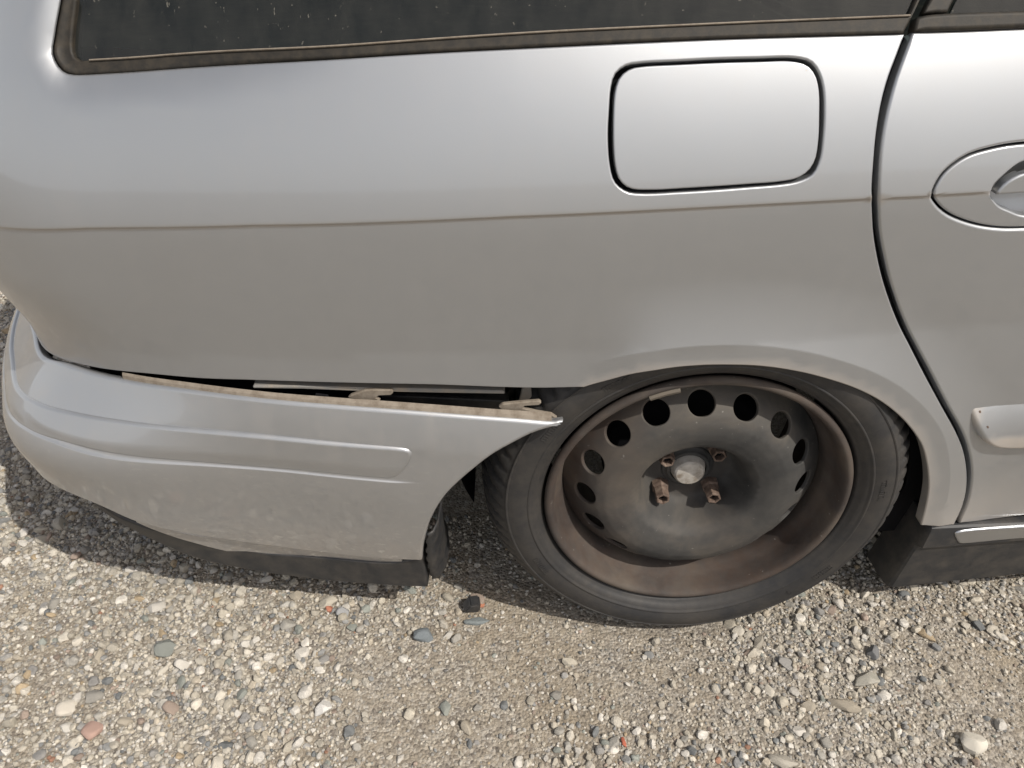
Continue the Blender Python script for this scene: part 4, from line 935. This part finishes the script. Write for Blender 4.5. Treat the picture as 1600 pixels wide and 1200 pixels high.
def density(P):
    x, y = P[:, 0], P[:, 1]; f = np.sin(3.1 * x + 1.3) * np.cos(4.3 * y - .6) + .7 * np.sin(7.7 * x - 5.1 * y + 2) + .5 * np.sin(13 * x + 11 * y)
    return np.clip(.52 + .50 * f - .12 * x, .07, 1)
def scatter(pos, size, sub_, cuts, nproto, rg, bury=.35, fl=(.55, .85)):
    protos = [stone_shape(sub_, cuts, rg) for _ in range(nproto)]; Vs = []; Fs = []; Cs = []; base = 0; which = rg.integers(0, nproto, len(pos))
    for k, (V, F) in enumerate(protos):
        idx = np.where(which == k)[0]; n_ = len(idx)
        if not n_: continue
        sc = np.stack([rg.uniform(.8, 1.25, n_), rg.uniform(.7, 1.0, n_), rg.uniform(*fl, n_)], -1) * size[idx][:, None]
        W = np.einsum('nij,nvj->nvi', rotm(n_, rg, .35), V[None] * sc[:, None, :])
        zlo = W[:, :, 2].min(1); hgt = W[:, :, 2].max(1) - zlo
        z0 = ground_h(pos[idx, 0], pos[idx, 1]) - zlo - hgt * rg.uniform(bury - .2, bury + .1, n_)
        W[:, :, 0] += pos[idx, 0][:, None]; W[:, :, 1] += pos[idx, 1][:, None]; W[:, :, 2] += z0[:, None]
        col = PAL[rg.choice(len(PAL), n_, p=PW)] * rg.uniform(.8, 1.18, (n_, 1))
        Vs.append(W.reshape(-1, 3)); Cs.append(np.repeat(col, len(V), 0)); Fs.append((F[None] + (np.arange(n_) * len(V))[:, None, None] + base).reshape(-1, 3)); base += n_ * len(V)
    return np.vstack(Vs), np.vstack(Fs), np.vstack(Cs)
def tri_mesh(name, V, F, C, smooth):
    me = bpy.data.meshes.new(name); me.vertices.add(len(V)); me.vertices.foreach_set('co', V.astype(np.float32).ravel())
    me.loops.add(len(F) * 3); me.loops.foreach_set('vertex_index', F.astype(np.int32).ravel()); me.polygons.add(len(F))
    me.polygons.foreach_set('loop_start', np.arange(0, len(F) * 3, 3, dtype=np.int32)); me.polygons.foreach_set('loop_total', np.full(len(F), 3, np.int32))
    me.update(calc_edges=True); at = me.attributes.new('tint', 'FLOAT_COLOR', 'POINT'); at.data.foreach_set('color', np.c_[C, np.ones(len(C))].astype(np.float32).ravel())
    me.shade_smooth() if smooth else me.shade_flat(); return _link(name, me, STONE)
rg = np.random.default_rng(11)
def clear_of_tyre(P, m=0.0):
    return ~((abs(P[:, 0] - WC[0]) < .10) & (P[:, 1] > WC[1] - .004 - m) & (P[:, 1] < WC[1] + .215))
P1 = visible_ground(60000, rg); P1 = P1[rg.uniform(size=len(P1)) < density(P1) * .95 + .12]
P2 = visible_ground(17500, rg); P2 = P2[rg.uniform(size=len(P2)) < density(P2)]
P2 = P2[clear_of_tyre(P2)]; P1 = P1[clear_of_tyre(P1)]
s1 = rg.lognormal(math.log(.0026), .28, len(P1)); s2_ = rg.lognormal(math.log(.0046), .42, len(P2)).clip(.003, .0115)
a = scatter(P1, s1, 1, 3, 8, rg); b2 = scatter(P2, s2_, 2, 8, 16, rg)
# coarser cover around, outside the frame
no = 42000; Po = np.stack([rg.uniform(-4, 3, no), rg.uniform(-1.8, 4, no), np.zeros(no)], -1); q = to_px(Po); vis = (q[:, 0] > -60) & (q[:, 0] < 1660) & (q[:, 1] > 430) & (q[:, 1] < 1260) & (Po[:, 1] > .2)
Po = Po[~(vis & (Po[:, 1] < 2.1))]; Po = Po[~((Po[:, 0] > -.6) & (Po[:, 1] > 1.1) & (Po[:, 1] < 2.4))]
c3 = scatter(Po, rg.lognormal(math.log(.0062), .35, len(Po)).clip(.003, .014), 1, 3, 8, rg)
V = np.vstack([a[0], b2[0], c3[0]]); F = np.vstack([a[1], b2[1] + len(a[0]), c3[1] + len(a[0]) + len(b2[0])]); C = np.vstack([a[2], b2[2], c3[2]])
gravel = tri_mesh('gravel', V, F, C, False)
gravel['kind'] = 'stuff'; gravel['label'] = 'pale mixed gravel of small stones covering the sandy yard'; gravel['category'] = 'gravel'
# the larger stones, one object each
big_protos = []
for k in range(12):
    Vb, Fb = stone_shape(3, 13, rg); Vb = Vb * np.array([1.1, .85, .62])
    big_protos.append((Vb, Fb))
def stone_mesh(k, colour):
    Vb, Fb = big_protos[k]; me = bpy.data.meshes.new('stone'); me.from_pydata(Vb.tolist(), [], Fb.tolist()); me.shade_smooth(); me.set_sharp_from_angle(angle=math.radians(28))
    at = me.attributes.new('tint', 'FLOAT_COLOR', 'POINT'); at.data.foreach_set('color', np.tile(np.r_[colour, 1], len(Vb)).astype(np.float32)); me.materials.append(STONE); return me
meshes = [stone_mesh(k % 12, PAL[rg.choice(len(PAL), p=PW)] * rg.uniform(.85, 1.1)) for k in range(48)]
P3 = visible_ground(900, rg, 0); P3 = P3[rg.uniform(size=len(P3)) < density(P3)]; P3 = P3[clear_of_tyre(P3, .02)][:285]
kept = []
for p in P3:
    if all(np.hypot(*(p[:2] - k_[:2])) > .022 for k_ in kept): kept.append(p)
for p in kept:
    sz = float(np.clip(rg.lognormal(math.log(.0105), .22), .008, .017)); o = bpy.data.objects.new('stone', meshes[rg.integers(0, 48)]); COL.objects.link(o)
    o.scale = (sz * rg.uniform(.85, 1.2), sz * rg.uniform(.85, 1.1), sz * rg.uniform(.8, 1.15)); o.rotation_euler = (rg.normal(0, .3), rg.normal(0, .3), rg.uniform(0, 6.28))
    o.location = (p[0], p[1], float(ground_h(p[0], p[1])) + sz * .18); o.parent = ground
# stones one can point at
def special(px, size, colour, label, rz, k, flat=1.0, cat='stone', name='stone'):
    g = on_ground(np.array(px, float)); me = stone_mesh(k, np.array(colour)); o = bpy.data.objects.new(name, me); COL.objects.link(o)
    o.scale = (size[0] / 2 / 1.05, size[1] / 2 / .8, size[2] / 2 / .6); o.rotation_euler = (0, 0, rz); o.location = (g[0], g[1], float(ground_h(g[0], g[1])) + size[2] * .30)
    o['label'] = label; o['category'] = cat; return o
special((262, 1016), (.040, .034, .026), (.20, .21, .19), 'grey-green angular stone lying in pale gravel behind the bumper corner', .3, 1)
special((148, 1145), (.032, .030, .022), (.40, .27, .22), 'pinkish brown angular stone beside a dark one on the gravel', 1.0, 2)
special((662, 996), (.038, .028, .022), (.17, .19, .20), 'blue-grey pyramid-shaped stone in front of the sagging bumper end', .2, 3)
special((746, 969), (.045, .018, .012), (.19, .21, .21), 'flat blade-shaped slate pebble in front of the black rubber lump', .05, 4)
special((1316, 1106), (.050, .026, .020), (.33, .29, .23), 'smooth brown oval cobble on the gravel in front of the wheel', -.3, 5)
special((1352, 1064), (.052, .026, .020), (.36, .34, .29), 'long grey broken stone beside the smooth brown oval cobble', .25, 6)
special((1362, 1022), (.032, .022, .018), (.16, .16, .16), 'dark grey wedge-shaped stone above the long grey broken stone', .8, 7)
special((1336, 980), (.012, .030, .010), (.46, .41, .32), 'narrow upright tan stone sliver just in front of the tyre', .1, 8)
special((1516, 1166), (.040, .034, .030), (.60, .56, .48), 'large pale cream stone in front of the sill', .5, 9)
special((515, 957), (.016, .014, .012), (.40, .17, .11), 'bright brick-red pebble below the black valance', .1, 10)
special((752, 944), (.013, .011, .010), (.42, .18, .11), 'orange brick chip touching the black rubber lump', .6, 11)
special((538, 962), (.026, .024, .018), (.31, .31, .31), 'rounded mid-grey pebble beside the brick-red pebble', 1.2, 0)
special((108, 1112), (.034, .028, .022), (.58, .53, .45), 'broad cream block of stone on bare sand behind the bumper corner', .2, 2)
special((975, 1160), (.008, .018, .007), (.42, .13, .08), 'thin red brick splinter on the gravel in front of the tyre', .2, 3)
special((505, 1110), (.034, .026, .020), (.62, .60, .56), 'speckled white stone on gravel well in front of the bumper', .7, 6)
# black lump of rubber broken off the bumper
g = on_ground(np.array((737., 950.)))
bm = bmesh.new(); bmesh.ops.create_cube(bm, size=1)
for v_ in bm.verts: v_.co = Vector((v_.co.x * .030 * (1.0 if v_.co.z < 0 else .62) + (.004 if v_.co.z > 0 else 0), v_.co.y * .022, v_.co.z * .024 * (1 if v_.co.x > 0 else .75)))
bmesh.ops.bevel(bm, geom=list(bm.edges), offset=.003, segments=2, affect='EDGES'); me = bpy.data.meshes.new('rubber_lump'); bm.to_mesh(me); bm.free(); me.shade_smooth(); me.set_sharp_from_angle(angle=math.radians(40))
lump = _link('rubber_lump', me, BLACK); lump.location = (g[0], g[1], .011); lump.rotation_euler = (.1, .15, .2); lump['label'] = 'small black rubber lump on the gravel between bumper end and tyre'; lump['category'] = 'debris'
